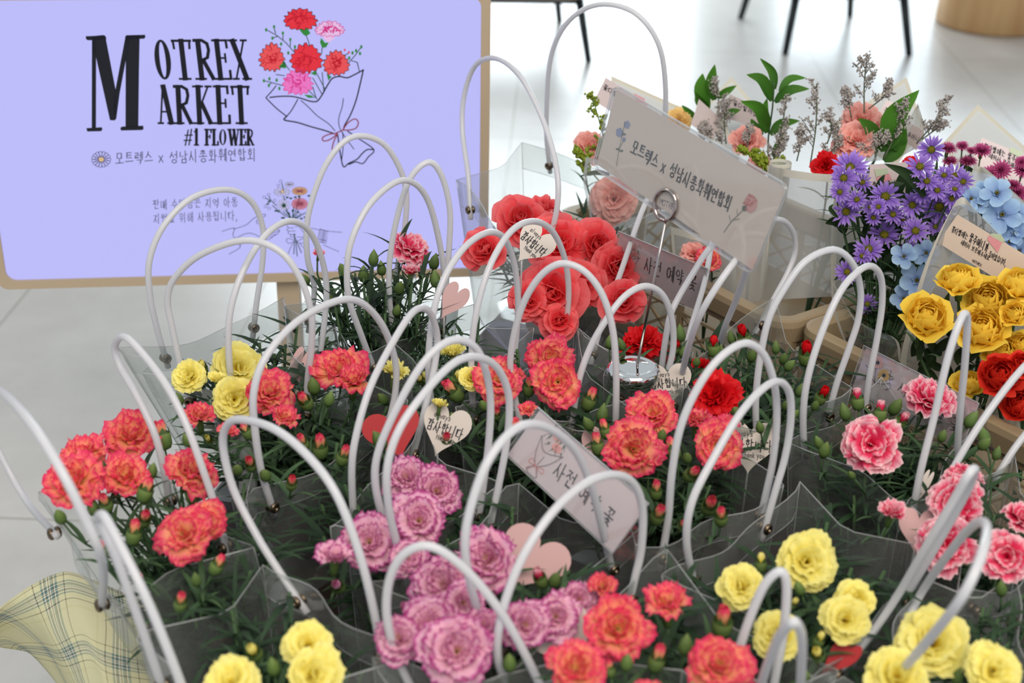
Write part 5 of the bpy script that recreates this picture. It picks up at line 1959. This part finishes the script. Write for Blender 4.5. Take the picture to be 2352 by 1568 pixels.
def daisy_strokes(q):
    st = []
    for cx, cy, col in ((1, 0, 'inkpink'), (2, 0, 'inkyel')):
        x0, y0 = ((2017, 833), (2031, 862))[cx - 1]
        for k in range(13):
            a = 2 * PI * k / 13
            c, s = math.cos(a), math.sin(a)
            st.append(([(x0 + 4 * c, y0 + 4 * s), (x0 + 11 * c - 2.5 * s, y0 + 11 * s + 2.5 * c), (x0 + 15 * c, y0 + 15 * s), (x0 + 11 * c + 2.5 * s, y0 + 11 * s - 2.5 * c)], 0, col, False, True))
        st.append((circ(x0, y0, 4, 4, k=8), 0, 'ink', False, True))
    for pts in ([(2013, 846), (2010, 880)], [(2005, 870), (2012, 880), (2030, 882), (2046, 880), (2046, 892), (2034, 895)], [(1998, 840), (1992, 860)], [(1990, 838), (1996, 846)], [(2048, 850), (2044, 874)], [(2042, 860), (2052, 866)], [(1992, 860), (1988, 872)],
                [(2014, 880), (2022, 866)], [(2046, 872), (2054, 870)]):
        st.append((pts, .0007, 'ink', False, False))
    return st


def tent(label, q, z, lines, strokes, tilt=None):
    """pink reserved card in a clear acrylic holder"""
    m = quad_mid(q)
    ctr = atZ(m, z)
    sh = card(q, ctr)
    t = thing('reserved_card', label, 'card', sh.at(((q[2][0] + q[3][0]) / 2, (q[2][1] + q[3][1]) / 2)))
    mb = MB()
    mb.plate([sh.at(p, 0) for p in q], sh.n, .0008)
    build(mb, 'paper_card', M_['note'], t, smooth=False)
    qq = inset(q, 1.03)
    P = [sh.at(p, .0016) for p in qq]
    mb = MB()
    mb.plate(P, sh.n, .0012)
    # the back leaf of the holder folds down from the top edge
    back = [P[0], P[1], P[1] + (P[2] - P[1]) * .9 - sh.n * .045, P[0] + (P[3] - P[0]) * .9 - sh.n * .045]
    mb.plate(back, sh.n, .0012)
    mb.tube(P, .0006, 5, m=1, closed=True)
    build(mb, 'clear_holder', [M_['acrylic'], M_['filmedge']], t, smooth=False)
    mb = MB()
    for (txt, a, b, h, w, up) in lines:
        write(mb, sh, txt, a, b, h, w, up=up)
    build(mb, 'lettering', M_['ink'], t, smooth=False)
    drawn(sh, t, strokes)
    return t


q = [(1240, 941), (1488, 1156), (1407, 1268), (1166, 1044)]
tent('pinkish reserved card with a drawn posy slanting across the coral bags', q, .868, [('사전 예약 꽃', (1268, 1088), (1402, 1214), 38, .0012, (.45, -.89))], bouquet_strokes(q, .22, .36, .20))
q = [(1424, 532), (1624, 616), (1602, 713), (1404, 628)]
tent('pinkish reserved card leaning on the crate behind the begonias', q, .87, [('사전 예약 꽃', (1478, 622), (1600, 668), 34, .0011, (.12, -.99))], bouquet_strokes(q, .18, .38, .16))
q = [(1990, 797), (2247, 926), (2206, 1032), (1958, 890)]
tent('pinkish reserved card with drawn daisies leaning on the nearer crate', q, .825, [('사전', (2060, 896), (2112, 935), 26, .0010, (.3, -.95)), ('예약 꽃', (2120, 940), (2200, 1000), 30, .0010, (.4, -.92))], daisy_strokes(q))


# heart tags on picks
def heart(label, px, w, h, rot, kind, z, text=None, facing=.35, side=0.0):
    ctr = atZ(px, z)
    tocam = (CAM - ctr).normalized()
    n = (V((tocam.x + side, tocam.y, 0)).normalized() * (1 - facing) + V((0, 0, 1)) * facing + tocam * .5).normalized()
    sh = Sheet(ctr, n)
    t = thing('heart_tag', label, 'tag', ctr - V((0, 0, .08)))
    cr_, sr_ = math.cos(math.radians(rot)), math.sin(math.radians(rot))

    def T(x, y):
        x, y = x * w, y * h
        return (px[0] + x * cr_ - y * sr_, px[1] + x * sr_ + y * cr_)
    pts = []
    for k in range(44):
        a = 2 * PI * k / 44
        pts.append(T(16 * math.sin(a) ** 3 / 33, -(13 * math.cos(a) - 5 * math.cos(2 * a) - 2 * math.cos(3 * a) - math.cos(4 * a)) / 30 - .03))
    mb = MB()
    mb.plate([sh.at(p, 0) for p in pts], sh.n, .0009)
    build(mb, 'heart', M_['heart_' + kind], t, smooth=False)
    mb = MB()
    b = sh.at(T(0, .4), -.0015)
    mb.tube([b, b.lerp(V((b.x, b.y + .005, z - .09)), 1.0)], .0012, 6)
    build(mb, 'pick', M_['filmedge'], t)
    if text:
        mb = MB()
        write(mb, sh, '감사합니다', T(-.38, .10), T(.38, .10), h * .20, .0010, up=(T(0, -.1)[0] - T(0, 0)[0], T(0, -.1)[1] - T(0, 0)[1]))
        write(mb, sh, 'always', T(-.30, -.16), T(.05, -.16), h * .10, .0005, up=(T(0, -.1)[0] - T(0, 0)[0], T(0, -.1)[1] - T(0, 0)[1]))
        write(mb, sh, 'thank you', T(-.12, .22), T(.26, .22), h * .09, .0005, up=(T(0, -.1)[0] - T(0, 0)[0], T(0, -.1)[1] - T(0, 0)[1]))
        build(mb, 'lettering', M_['ink'], t, smooth=False)
    return t


heart('glossy red heart tag between the coral and purple-edged bags', (903, 992), 140, 124, -18, 'red', .835)
heart('white heart tag with black lettering beside the red heart', (1022, 985), 116, 128, 20, 'white', .84, 1)
heart('dusty pink heart tag standing edge-on among the rear yellow carnations', (684, 850), 46, 128, 22, 'heart_pink'[6:], .80)
heart('dusty pink heart tag in the bag by the screen frame', (1040, 690), 62, 96, 32, 'pink', .86)
heart('white lettered heart tag tucked into the red begonias', (1226, 560), 92, 104, 42, 'white', .93, 1)
heart('white heart tag beside the red carnations under the sign', (1535, 880), 112, 104, -4, 'white', .825, 1)
heart('white lettered heart tag behind the coral carnations and green buds', (1722, 1022), 140, 126, 4, 'white', .805, 1)
heart('dusty pink heart tag behind the widest coral bloom', (1384, 1028), 104, 110, 6, 'pink', .815)
heart('broad dusty pink heart tag beside the purple-edged carnations', (1222, 1285), 172, 156, 32, 'pink', .835)
heart('pale heart tag behind the front coral carnations', (1300, 1462), 150, 150, -38, 'white', .835)
heart('dark red heart tag under a handle by the front yellow carnations', (1930, 1508), 66, 120, 48, 'red', .825)
heart('dusty pink heart tag among the crowded pink carnations', (2108, 1215), 96, 110, 8, 'pink', .83)
heart('pale heart tag seen edge-on beside a handle of the pink bag', (2118, 1122), 24, 110, 28, 'white', .82)


# ------------------------------------------------------------------ bouquets
def wrap(root, left, right, Y, bulge, mat='frost', border='paperedge', dip=0, nU=22, k=5, name='wrapper', borders=(1, 1, 1, 0), Yb=None):
    """curved sheet between two pixel edges (top to bottom)"""
    Lf = spline([V((p[0], p[1], 0)) for p in left], k)
    Rt = spline([V((p[0], p[1], 0)) for p in right], k)
    rows = []
    n = len(Lf)
    for i in range(n):
        r = []
        yy = Y if Yb is None else Y + (Yb - Y) * i / (n - 1)
        for j in range(nU + 1):
            u = j / nU
            p = Lf[i].lerp(Rt[i], u)
            py = p.y + dip * math.sin(PI * u) * (1 - i / (n - 1)) ** 2
            r.append(atY((p.x, py), yy - bulge * math.sin(PI * u)))
        rows.append(r)
    mb = MB()
    mb.grid(rows, 0)
    idx = 0
    for i in range(n - 1):
        for j in range(nU):
            if (borders[0] and i == 0) or (borders[1] and j == 0) or (borders[2] and j == nU - 1) or (borders[3] and i == n - 2):
                mb.m[idx] = 1
            idx += 1
    return build(mb, name, [M_[mat], M_[border]], root)


def flag_sheet(root, pts, Y, white=True, lean=.09, name='wrapper_sheet'):
    """pointed white paper sheet with a cream border"""
    ymx = max(p[1] for p in pts)
    ymn = min(p[1] for p in pts)
    P = [atY(p, Y + lean * (1 - (p[1] - ymn) / (ymx - ymn + 1))) for p in pts]
    c = sum(P, V()) / len(P)
    n = (P[1] - P[0]).cross(P[2] - P[0]).normalized()
    if n.dot(CAM - c) < 0:
        n = -n
    ctr = onplane((sum(p[0] for p in pts) / len(pts), sum(p[1] for p in pts) / len(pts)), c, n)
    P = [onplane(p, c, n) for p in pts]
    mb = MB()
    mb.plate(P, n, .0008, 1)
    inner = []
    k = len(P)
    for i in range(k):
        a, b = (P[i - 1] - P[i]).normalized(), (P[(i + 1) % k] - P[i]).normalized()
        s = max(.25, a.cross(b).length)
        inner.append(P[i] + (a + b) * (.006 / s) + n * .0006)
    mb.poly(inner, 0)
    return build(mb, name, [M_['whitepaper'], M_['paperedge']], root, smooth=False)


M_['whitepaper'] = milky('white_wrapping_paper', srgb(238, 243, 248), .5, .6, .3)


def leafpx(mb, pts, wpx, Y, rnd, yaw=.5, m=0, dY=0.0):
    P = spline([atY(p, Y + dY * i / max(1, len(pts) - 1)) for i, p in enumerate(pts)], 5)
    w0 = wpx / ppm(P[0])
    rows, uvs = [], []
    n = len(P)
    for i, p in enumerate(P):
        t = i / (n - 1)
        d = (P[min(n - 1, i + 1)] - P[max(0, i - 1)]).normalized()
        vw = (CAM - p).normalized()
        s = d.cross(vw).normalized()
        s = (s * math.cos(yaw) + vw * math.sin(yaw)).normalized()
        nr = s.cross(d).normalized()
        w = w0 * (math.sin(PI * min(1, t * .96 + .04) ** .8) ** .85) / max(.35, abs(math.cos(yaw)))
        rows.append([p - s * w * .5 + nr * w * .16, p - s * w * .25 + nr * w * .05, p, p + s * w * .25 + nr * w * .05, p + s * w * .5 + nr * w * .16])
        uvs.append([(.1, t), (.3, t), (.5, .2 + t * .5), (.7, t), (.9, t)])
    mb.grid(rows, m, uvs)


def blob(mb, p, r, rnd, m=0):
    b = len(mb.v)
    for d in ((1, 0, 0), (-1, 0, 0), (0, 1, 0), (0, -1, 0), (0, 0, 1.35), (0, 0, -1.1)):
        mb.vert(p + V(d) * r * rnd.uniform(.8, 1.2))
    for f in ((0, 2, 4), (2, 1, 4), (1, 3, 4), (3, 0, 4), (2, 0, 5), (1, 2, 5), (3, 1, 5), (0, 3, 5)):
        mb.face([b + i for i in f], m)


def twig(root, base, top, Y, spread, rnd, kind='lim', part='filler_sprig', nb=9, br=.0013):
    """branched filler twig with tiny buds"""
    mb = MB()
    A_, B_ = atY(base, Y), atY(top, Y)
    mid = A_.lerp(B_, .5) + V((rnd.uniform(-.006, .006), rnd.uniform(-.006, .006), 0))
    stem = spline([A_, mid, B_], 6)
    mb.tube(stem, [.0010] * len(stem), 5)
    sp = spread / ppm(A_)
    ax = (B_ - A_).normalized()
    for k in range(nb):
        t = .30 + .68 * k / (nb - 1)
        p = stem[min(len(stem) - 1, int(t * (len(stem) - 1)))]
        ln = sp * (1.15 - .75 * t) * rnd.uniform(.7, 1.2)
        az = rnd.uniform(0, 6.28) if k % 3 else (0 if k % 2 else PI)
        d = (V((math.cos(az), math.sin(az) * .7, 0)) * .75 + ax * 1.0).normalized()
        q = p + d * ln
        mb.tube([p, p.lerp(q, .5) + ax * ln * .04, q], .0005, 4)
        for j in range(7):
            s = .28 + .72 * j / 6
            pc = p.lerp(q, s)
            for i in range(3):
                o = V((rnd.gauss(0, 1), rnd.gauss(0, 1), rnd.gauss(0, .8))) * .0022
                blob(mb, pc + o, br * rnd.uniform(.7, 1.3), rnd, 1)
            if kind == 'lim' and j % 2:
                e = pc + (V((rnd.gauss(0, 1), rnd.gauss(0, 1), .6)).normalized() * ln * .22)
                mb.tube([pc, e], .0004, 4)
                for i in range(3):
                    blob(mb, pc.lerp(e, .4 + .3 * i), br * rnd.uniform(.7, 1.2), rnd, 1)
    for j in range(10):
        pc = A_.lerp(B_, .80 + .2 * j / 9)
        for i in range(2):
            blob(mb, pc + V((rnd.gauss(0, 1), rnd.gauss(0, 1), rnd.gauss(0, 1))) * .0016, br * rnd.uniform(.7, 1.2), rnd, 1)
    return build(mb, part, [M_['lim'] if kind == 'lim' else M_['calyx'], M_['limb'] if kind == 'lim' else M_['gold']], root)


def bouquet(label, base, name='bouquet'):
    return thing(name, label, 'bouquet', base)


def bloom(root, kind, px, d, Y, mode, rnd, stem_to=None, calyx=True, r=.0016):
    pos = atY(px, Y)
    tocam = (CAM - pos).normalized()
    ax = {'f': tocam + V((0, 0, .1)), 'u': V((0, 0, 1)) + tocam * .22, '': tocam * .8 + V((0, 0, .55))}[mode] + V((rnd.uniform(-.2, .2), rnd.uniform(-.2, .2), 0))
    return place_flower(root, kind, pos, d / ppm(pos) * 1.05, ax, rnd, calyx=calyx, stem_from=stem_to, stem_r=r)


def note(root, q, Y, mat='note', lines=(), tape=None, extra=None, ink_='ink'):
    ctr = atY(quad_mid(q), Y)
    sh = card(q, ctr)
    mb = MB()
    mb.plate([sh.at(p, 0) for p in q], sh.n, .0005)
    c = build(mb, 'message_card', M_[mat], root, smooth=False)
    if lines:
        mb = MB()
        for (txt, a, b, h, w, up) in lines:
            write(mb, sh, txt, a, b, h, w, up=up)
        build(mb, 'lettering', M_[ink_], c, smooth=False)
    if tape:
        for pts, mt in tape:
            mb = MB()
            mb.plate([sh.at(p, .0009) for p in pts], sh.n, .0002)
            build(mb, 'washi_tape', M_[mt], c, smooth=False)
    if extra:
        drawn(sh, c, extra)
    return c


zc = TABZ + .012
rnd = random.Random(77)
# 1 salmon carnation with goldenrod in front of the sign's corner
b = atY((1425, 640), 1.86)
b = V((b.x, b.y, zc))
t = bouquet('bouquet of large salmon pink carnations and goldenrod left of the sign', b)
bloom(t, 'salmon', (1412, 458), 122, 1.84, 'f', rnd, b)
bloom(t, 'salmon', (1358, 332), 88, 1.90, '', rnd, b)
twig(t, (1400, 420), (1358, 212), 1.88, 46, rnd, 'gold', 'goldenrod_sprig', 9, .0021)
twig(t, (1380, 420), (1326, 345), 1.87, 40, rnd, 'gold', 'goldenrod_sprig', 7, .0026)
flag_sheet(t, [(1404, 174), (1600, 262), (1560, 330), (1440, 420), (1400, 330)], 1.95)
note(t, [(1391, 178), (1490, 238), (1462, 292), (1364, 232)], 1.93, 'note', [('꽃다발에는', (1384, 204), (1440, 236), 12, .0009, (.3, -.95))], [([(1456, 214), (1480, 226), (1486, 240), (1462, 230)], 'tape_pink')])
wrap(t, [(1345, 360), (1340, 420), (1352, 480), (1360, 560)], [(1500, 400), (1500, 450), (1490, 500), (1480, 570)], 1.79, .03, 'film', 'filmedge')
mb = MB()
for pts, w in (([(1400, 400), (1370, 395), (1330, 405)], 12), ([(1390, 440), (1360, 500), (1352, 540)], 14), ([(1420, 520), (1400, 560), (1390, 600)], 16), ([(1440, 520), (1450, 560), (1455, 600)], 14)):
    leafpx(mb, pts, w, 1.86, rnd)
build(mb, 'leaf', M_['darkleaf'], t)
# 2 peach pompon with ruscus
b = atY((1600, 560), 1.98)
b = V((b.x, b.y, zc))
t = bouquet('bouquet with a peach carnation and broad ruscus leaves behind the sign', b)
bloom(t, 'peach', (1556, 276), 62, 1.98, '', rnd, b)
mb = MB()
for pts, w in (([(1625, 255), (1612, 205), (1614, 168)], 34), ([(1640, 230), (1632, 190), (1642, 147)], 30), ([(1628, 250), (1608, 232), (1598, 212)], 22), ([(1600, 270), (1580, 255), (1566, 241)], 16), ([(1648, 225), (1668, 210), (1692, 196)], 18), ([(1656, 270), (1680, 258), (1702, 252)], 18)):
    lm = MB()
    leafpx(lm, pts, w, 2.0, rnd, yaw=rnd.uniform(-.5, .5))
    build(lm, 'leaf', M_['ruscus'], t)
flag_sheet(t, [(1680, 176), (1752, 262), (1700, 330), (1640, 330), (1612, 250)], 2.06)
note(t, [(1677, 217), (1752, 250), (1742, 292), (1660, 270)], 2.03, 'note', [('꽃다발에는', (1682, 240), (1738, 268), 12, .0009, (.2, -.97))])
note(t, [(1606, 228), (1655, 272), (1640, 318), (1588, 286)], 1.95, 'note')
flag_sheet(t, [(1648, 248), (1700, 352), (1690, 400), (1625, 330)], 1.92)
twig(t, (1640, 330), (1645, 178), 1.99, 46, rnd)
twig(t, (1630, 300), (1598, 280), 1.94, 20, rnd)
twig(t, (1668, 330), (1672, 228), 1.96, 38, rnd)
for bx in (1606, 1624, 1650):
    twig(t, (bx + 8, 330), (bx, 288 + (bx - 1600) * .3), 1.92, 14, rnd, nb=6)
# 3 salmon carnation with tall ruscus
b = atY((1720, 640), 1.86)
b = V((b.x, b.y, zc))
t = bouquet('bouquet with a salmon pink carnation under the tallest ruscus stem', b)
bloom(t, 'salmon', (1716, 322), 84, 1.86, '', rnd, b)
bloom(t, 'salmon', (1745, 375), 62, 1.84, '', rnd, b)
stm = MB()
stm.tube(spline([atY(p, 1.88) for p in ((1770, 420), (1764, 330), (1774, 250), (1778, 190))], 6), .0012, 6)
build(stm, 'stem', M_['stem'], t)
for pts, w in (([(1780, 205), (1775, 165), (1745, 133)], 20), ([(1772, 232), (1750, 185), (1714, 171)], 26), ([(1790, 210), (1815, 182), (1852, 179)], 18), ([(1780, 235), (1815, 208), (1860, 204)], 24), ([(1762, 305), (1745, 250), (1700, 232)], 30),
               ([(1770, 310), (1795, 285), (1838, 277)], 24), ([(1768, 290), (1756, 260), (1762, 225)], 22), ([(1752, 310), (1735, 295), (1725, 272)], 24), ([(1775, 360), (1790, 335), (1798, 310)], 24)):
    lm = MB()
    leafpx(lm, pts, w, 1.88, rnd, yaw=rnd.uniform(-.55, .55), dY=rnd.uniform(-.03, .03))
    build(lm, 'leaf', M_['ruscus'], t)
twig(t, (1765, 400), (1808, 218), 1.86, 40, rnd)
twig(t, (1715, 345), (1722, 290), 1.84, 22, rnd, nb=6)
twig(t, (1770, 400), (1800, 305), 1.85, 40, rnd)
for a, c in (((1770, 390), (1700, 340)), ((1778, 400), (1742, 360)), ((1790, 400), (1788, 372))):
    twig(t, a, c, 1.80, 26, rnd, 'gold', 'goldenrod_sprig', 7, .0023)
# 4 big frosted wrapper with salmon roses
b = atY((1850, 700), 1.74)
b = V((b.x, b.y, zc))
t = bouquet('frosted wrapper bouquet with salmon carnations, a large leaf and grey filler', b)
wrap(t, [(1762, 380), (1764, 470), (1752, 580), (1742, 690)], [(2045, 392), (2000, 500), (1960, 600), (1925, 680)], 1.72, .055, dip=14, Yb=1.70)
rl = MB()
rows = []
for k in range(25):
    a = -PI * .5 + 2 * PI * 1.15 * k / 24
    r = .0155 - .004 * k / 24
    c = atY((1792, 372), 1.71)
    e = V((math.cos(a) * r, math.sin(a) * r * .9, 0))
    rows.append([c + e, c + e - V((0, 0, .004)), c + e - V((.003, 0, .10))])
rl.grid(rows)
for i in range(0, len(rl.m), 2):
    rl.m[i] = 1
build(rl, 'wrapper_roll', [M_['frost'], M_['paperedge']], t)
flag_sheet(t, [(2082, 177), (2122, 290), (2060, 380), (1960, 330), (1905, 290)], 1.96)
wrap(t, [(2108, 236), (2122, 290), (2115, 330), (2060, 365)], [(2108, 240), (2050, 330), (2000, 352), (1985, 372)], 1.84, -.02)
bloom(t, 'salmon', (1978, 272), 104, 1.84, '', rnd, b)
bloom(t, 'salmon', (1965, 318), 110, 1.80, '', rnd, b)
bloom(t, 'salmon', (2030, 300), 70, 1.84, '', rnd, b)
bloom(t, 'red', (1895, 378), 66, 1.76, '', rnd, b)
bloom(t, 'red', (2092, 372), 40, 1.74, '', rnd, b)
for pts, w in (([(2068, 345), (2050, 275), (2112, 206)], 58), ([(2008, 352), (2002, 300), (1971, 271)], 34), ([(2020, 345), (2050, 315), (2078, 302)], 40), ([(2030, 370), (2060, 345), (2085, 320)], 34), ([(1975, 375), (1960, 340), (1948, 312)], 22)):
    lm = MB()
    leafpx(lm, pts, w, 1.80, rnd, yaw=rnd.uniform(-.25, .25))
    build(lm, 'leaf', M_['ruscus'], t)
for a, c, s in (((1860, 385), (1876, 192), 60), ((1985, 260), (1992, 128), 58), ((1955, 270), (1934, 202), 30), ((1900, 330), (1905, 260), 40), ((2030, 365), (2080, 228), 44), ((2105, 330), (2172, 222), 46), ((2118, 320), (2168, 282), 34),
                ((1890, 380), (1925, 300), 40), ((1830, 370), (1842, 300), 34), ((2010, 360), (2038, 310), 36), ((1995, 250), (2046, 186), 30), ((1985, 365), (1978, 335), 24)):
    twig(t, a, c, 1.79, s, rnd)
note(t, [(2036, 230), (2058, 236), (2046, 300), (2008, 280)], 1.86, 'note', [('꽃다', (2028, 258), (2050, 266), 12, .0008, None)])
note(t, [(2086, 280), (2122, 300), (2105, 345), (2072, 320)], 1.85, 'note', [('주머니', (2082, 312), (2110, 326), 11, .0008, None)])
# frosted wrapper in the middle of the rear crate, with a striped carnation low down
b = atY((1620, 720), 1.74)
b = V((b.x, b.y, zc))
t = bouquet('wrapped pink carnations low in the rear crate beneath the sign', b)
bloom(t, 'salmon', (1592, 580), 66, 1.72, '', rnd, b)
bloom(t, 'coral', (1628, 592), 62, 1.70, '', rnd, b)
wrap(t, [(1540, 520), (1548, 600), (1575, 660)], [(1690, 560), (1690, 640), (1680, 720)], 1.76, .03)
wrap(t, [(1650, 560), (1655, 640), (1668, 700)], [(1770, 500), (1765, 600), (1750, 690)], 1.70, .03)
# 5 purple asters with pale blue delphinium
b = atY((2020, 800), 1.56)
b = V((b.x, b.y, zc))
t = bouquet('bouquet of purple asters with pale blue delphinium in a white-edged wrapper', b)
wrap(t, [(1930, 400), (1912, 480), (1909, 580), (1910, 680), (1925, 740), (1940, 800)], [(2230, 400), (2210, 500), (2170, 600), (2130, 700), (2110, 760), (2100, 830)], 1.70, -.03, Yb=1.62)
wrap(t, [(1910, 640), (1914, 700), (1924, 745), (1945, 800)], [(1960, 735), (2000, 755), (2060, 780), (2070, 830)], 1.56, .02, 'film', 'paperedge')
for (x, y, d) in ((1952, 380, 86), (1938, 407, 66), (1980, 415, 50), (1930, 440, 50), (2037, 445, 80), (1945, 485, 70), (2053, 489, 54), (2000, 473, 46), (2018, 474, 42), (2096, 469, 64), (2113, 377, 70), (2130, 411, 60),
                  (2191, 398, 64), (2154, 435, 52), (2211, 416, 52), (2168, 398, 50), (2195, 430, 46), (2156, 474, 86), (2105, 526, 70), (2033, 532, 78), (1996, 567, 70), (1945, 624, 58), (1994, 697, 50), (2137, 342, 66),
                  (2007, 499, 42), (1980, 587, 44), (2187, 455, 52), (2091, 568, 48), (1968, 455, 50), (2120, 445, 50), (2075, 500, 44), (2150, 520, 44)):
    bloom(t, 'aster', (x, y), d, 1.585 + rnd.uniform(-.02, .02), rnd.choice(['f', '', 'f']), rnd, b, calyx=True, r=.0011)
for (x, y, d) in ((2076, 587, 62), (2106, 643, 84), (2076, 684, 66), (2127, 580, 66), (2110, 690, 50)):
    bloom(t, 'delph', (x, y), d, 1.56, 'f', rnd, b, calyx=False)
lm = MB()
for k in range(95):
    x, y = rnd.uniform(1925, 2190), rnd.uniform(430, 780)
    if x > 2190 - (y - 430) * .35:
        continue
    a = rnd.uniform(0, 6.28)
    l = rnd.uniform(40, 80)
    leafpx(lm, [(x, y), (x + l * .5 * math.cos(a), y + l * .5 * math.sin(a) - 6), (x + l * math.cos(a), y + l * math.sin(a) + 4)], rnd.uniform(14, 30), 1.64 + rnd.uniform(-.02, .02), rnd, yaw=rnd.uniform(-.6, .6))
build(lm, 'foliage', M_['darkleaf'], t)
for pts, w in (([(2125, 450), (2085, 400), (2030, 375)], 24), ([(1925, 500), (1908, 480), (1914, 468)], 10)):
    lm = MB()
    leafpx(lm, pts, w, 1.57, rnd, yaw=.3)
    build(lm, 'leaf', M_['darkleaf'], t)
note(t, [(1998, 378), (2086, 372), (2082, 445), (1996, 452)], 1.675, 'note', [('들어있습니다,', (2004, 430), (2078, 424), 13, .0008, None)], [([(2012, 408), (2042, 398), (2048, 412), (2018, 420)], 'tape_pink'), ([(2008, 388), (2038, 386), (2040, 398), (2012, 406)], 'tape_green')])
# 6 magenta mums
b = atY((2260, 640), 1.72)
b = V((b.x, b.y, zc))
t = bouquet('bouquet of small magenta pompon mums in a pointed white wrapper', b)
for (x, y, d, m_) in ((2179, 334, 50, 'u'), (2211, 331, 34, 'u'), (2256, 339, 52, 'u'), (2233, 343, 28, 'u'), (2183, 365, 42, 'u'), (2225, 364, 48, 'u'), (2300, 387, 54, ''), (2275, 396, 44, ''), (2346, 370, 34, ''), (2340, 440, 48, ''), (2352, 385, 50, ''), (2330, 420, 40, 'u')):
    bloom(t, 'mum', (x, y), d, 1.72, m_, rnd, b, r=.0012)
flag_sheet(t, [(2246, 240), (2352, 335), (2400, 420), (2250, 480), (2165, 330)], 1.86)
note(t, [(2256, 316), (2372, 364), (2352, 432), (2230, 372)], 1.80, 'note', [('꽃다발에는 물주머니가', (2258, 342), (2362, 384), 14, .0009, (.2, -.98)), ('세워서 보관해주세요', (2270, 362), (2356, 398), 11, .0008, (.2, -.98))], [([(2320, 338), (2348, 350), (2342, 362), (2318, 350)], 'tape_green')])
mb = MB()
for pts, w in (([(2240, 395), (2215, 380), (2205, 365)], 12), ([(2320, 430), (2300, 420), (2296, 405)], 18), ([(2330, 450), (2315, 430), (2318, 410)], 14)):
    leafpx(mb, pts, w, 1.74, rnd)
build(mb, 'leaf', M_['darkleaf'], t)
# 7 pale blue delphinium
b = atY((2300, 760), 1.58)
b = V((b.x, b.y, zc))
t = bouquet('bouquet of pale blue delphinium spikes in a white-edged wrapper', b)
for (x, y, d) in ((2232, 455, 62), (2258, 442, 56), (2290, 440, 78), (2302, 492, 92), (2280, 482, 60), (2308, 518, 74), (2346, 551, 76), (2331, 533, 66), (2250, 470, 44), (2338, 490, 60), (2340, 575, 60), (2320, 552, 60), (2352, 520, 60), (2300, 545, 56)):
    bloom(t, 'delph', (x, y), d, 1.56 + rnd.uniform(-.015, .015), rnd.choice(['f', '']), rnd, b, calyx=False)
wrap(t, [(2238, 380), (2215, 440), (2190, 520), (2170, 600)], [(2262, 385), (2370, 480), (2420, 560), (2430, 640)], 1.66, -.03, 'whitepaper')
note(t, [(2336, 474), (2372, 492), (2366, 530), (2326, 508)], 1.60, 'note', (), [([(2334, 476), (2370, 490), (2364, 526), (2328, 508)], 'tape_pink')])
lm = MB()
for pts in ([(2260, 500), (2248, 470), (2250, 440)], [(2284, 470), (2275, 450), (2280, 425)], [(2262, 510), (2270, 480), (2290, 470)]):
    leafpx(lm, pts, 9, 1.57, rnd)
build(lm, 'leaf', M_['darkleaf'], t)
# 8 yellow roses
b = atY((2230, 1010), 1.40)
b = V((b.x, b.y, zc))
t = bouquet('bouquet of yellow roses in a frosted wrapper with a taped message card', b)
wrap(t, [(2196, 461), (2152, 545), (2114, 640), (2088, 740), (2068, 830), (2074, 930)], [(2232, 474), (2300, 545), (2372, 625), (2430, 700), (2440, 800), (2440, 930)], 1.50, -.015, 'frost', dip=-14, borders=(1, 1, 1, 0), nU=26)
note(t, [(2199, 493), (2392, 608), (2340, 672), (2154, 557)], 1.485, 'tan_note',
     [('꽃다발에는', (2184, 532), (2222, 550), 14, .0006, (.3, -.95)), ('물주머니가', (2224, 553), (2268, 580), 20, .0008, (.3, -.95)), ('들어있습니다,', (2270, 588), (2312, 612), 14, .0006, (.3, -.95)), ('세워서 보관해주세요', (2206, 560), (2272, 598), 11, .00055, (.3, -.95)), ('MOTREX', (2233, 600), (2254, 612), 6, .0004, (.3, -.95))],
     [([(2272, 540), (2302, 554), (2292, 580), (2268, 549)], 'tape_pink'), ([(2278, 535), (2300, 538), (2308, 552), (2302, 556), (2274, 540)], 'tape_green')])
for (x, y, d, m_) in ((2127, 728, 122, ''), (2200, 642, 106, 'u'), (2268, 690, 122, ''), (2255, 755, 124, ''), (2348, 655, 112, 'u'), (2302, 805, 104, ''), (2225, 882, 84, 'u'), (2345, 790, 70, ''), (2330, 720, 70, '')):
    bloom(t, 'yrose', (x, y), d, 1.40 + (.03 if y < 700 else 0), m_, rnd, b, r=.0022)
lm = MB()
for pts in ([(2190, 730), (2175, 700), (2180, 670)], [(2120, 790), (2112, 805), (2108, 830)], [(2205, 800), (2198, 820), (2200, 840)], [(2300, 760), (2330, 740), (2345, 720)], [(2240, 830), (2270, 850), (2290, 880)]):
    leafpx(lm, pts, 18, 1.42, rnd)
for k in range(30):
    x, y = rnd.uniform(2090, 2330), rnd.uniform(770, 960)
    a = rnd.uniform(0, 6.28)
    leafpx(lm, [(x, y), (x + 25 * math.cos(a), y + 25 * math.sin(a)), (x + 50 * math.cos(a), y + 50 * math.sin(a))], rnd.uniform(16, 30), 1.45, rnd, yaw=rnd.uniform(-.5, .5))
build(lm, 'foliage', M_['darkleaf'], t)
# 9 red roses
b = atY((2350, 1090), 1.32)
b = V((b.x, b.y, zc))
t = bouquet('bouquet of orange-red roses at the crate edge below the yellow roses', b)
for (x, y, d) in ((2298, 862, 108), (2350, 836, 70), (2346, 928, 98)):
    bloom(t, 'rrose', (x, y), d, 1.34, '', rnd, b, r=.0022)
wrap(t, [(2272, 905), (2262, 950), (2280, 1010)], [(2420, 930), (2430, 980), (2430, 1030)], 1.36, -.02)
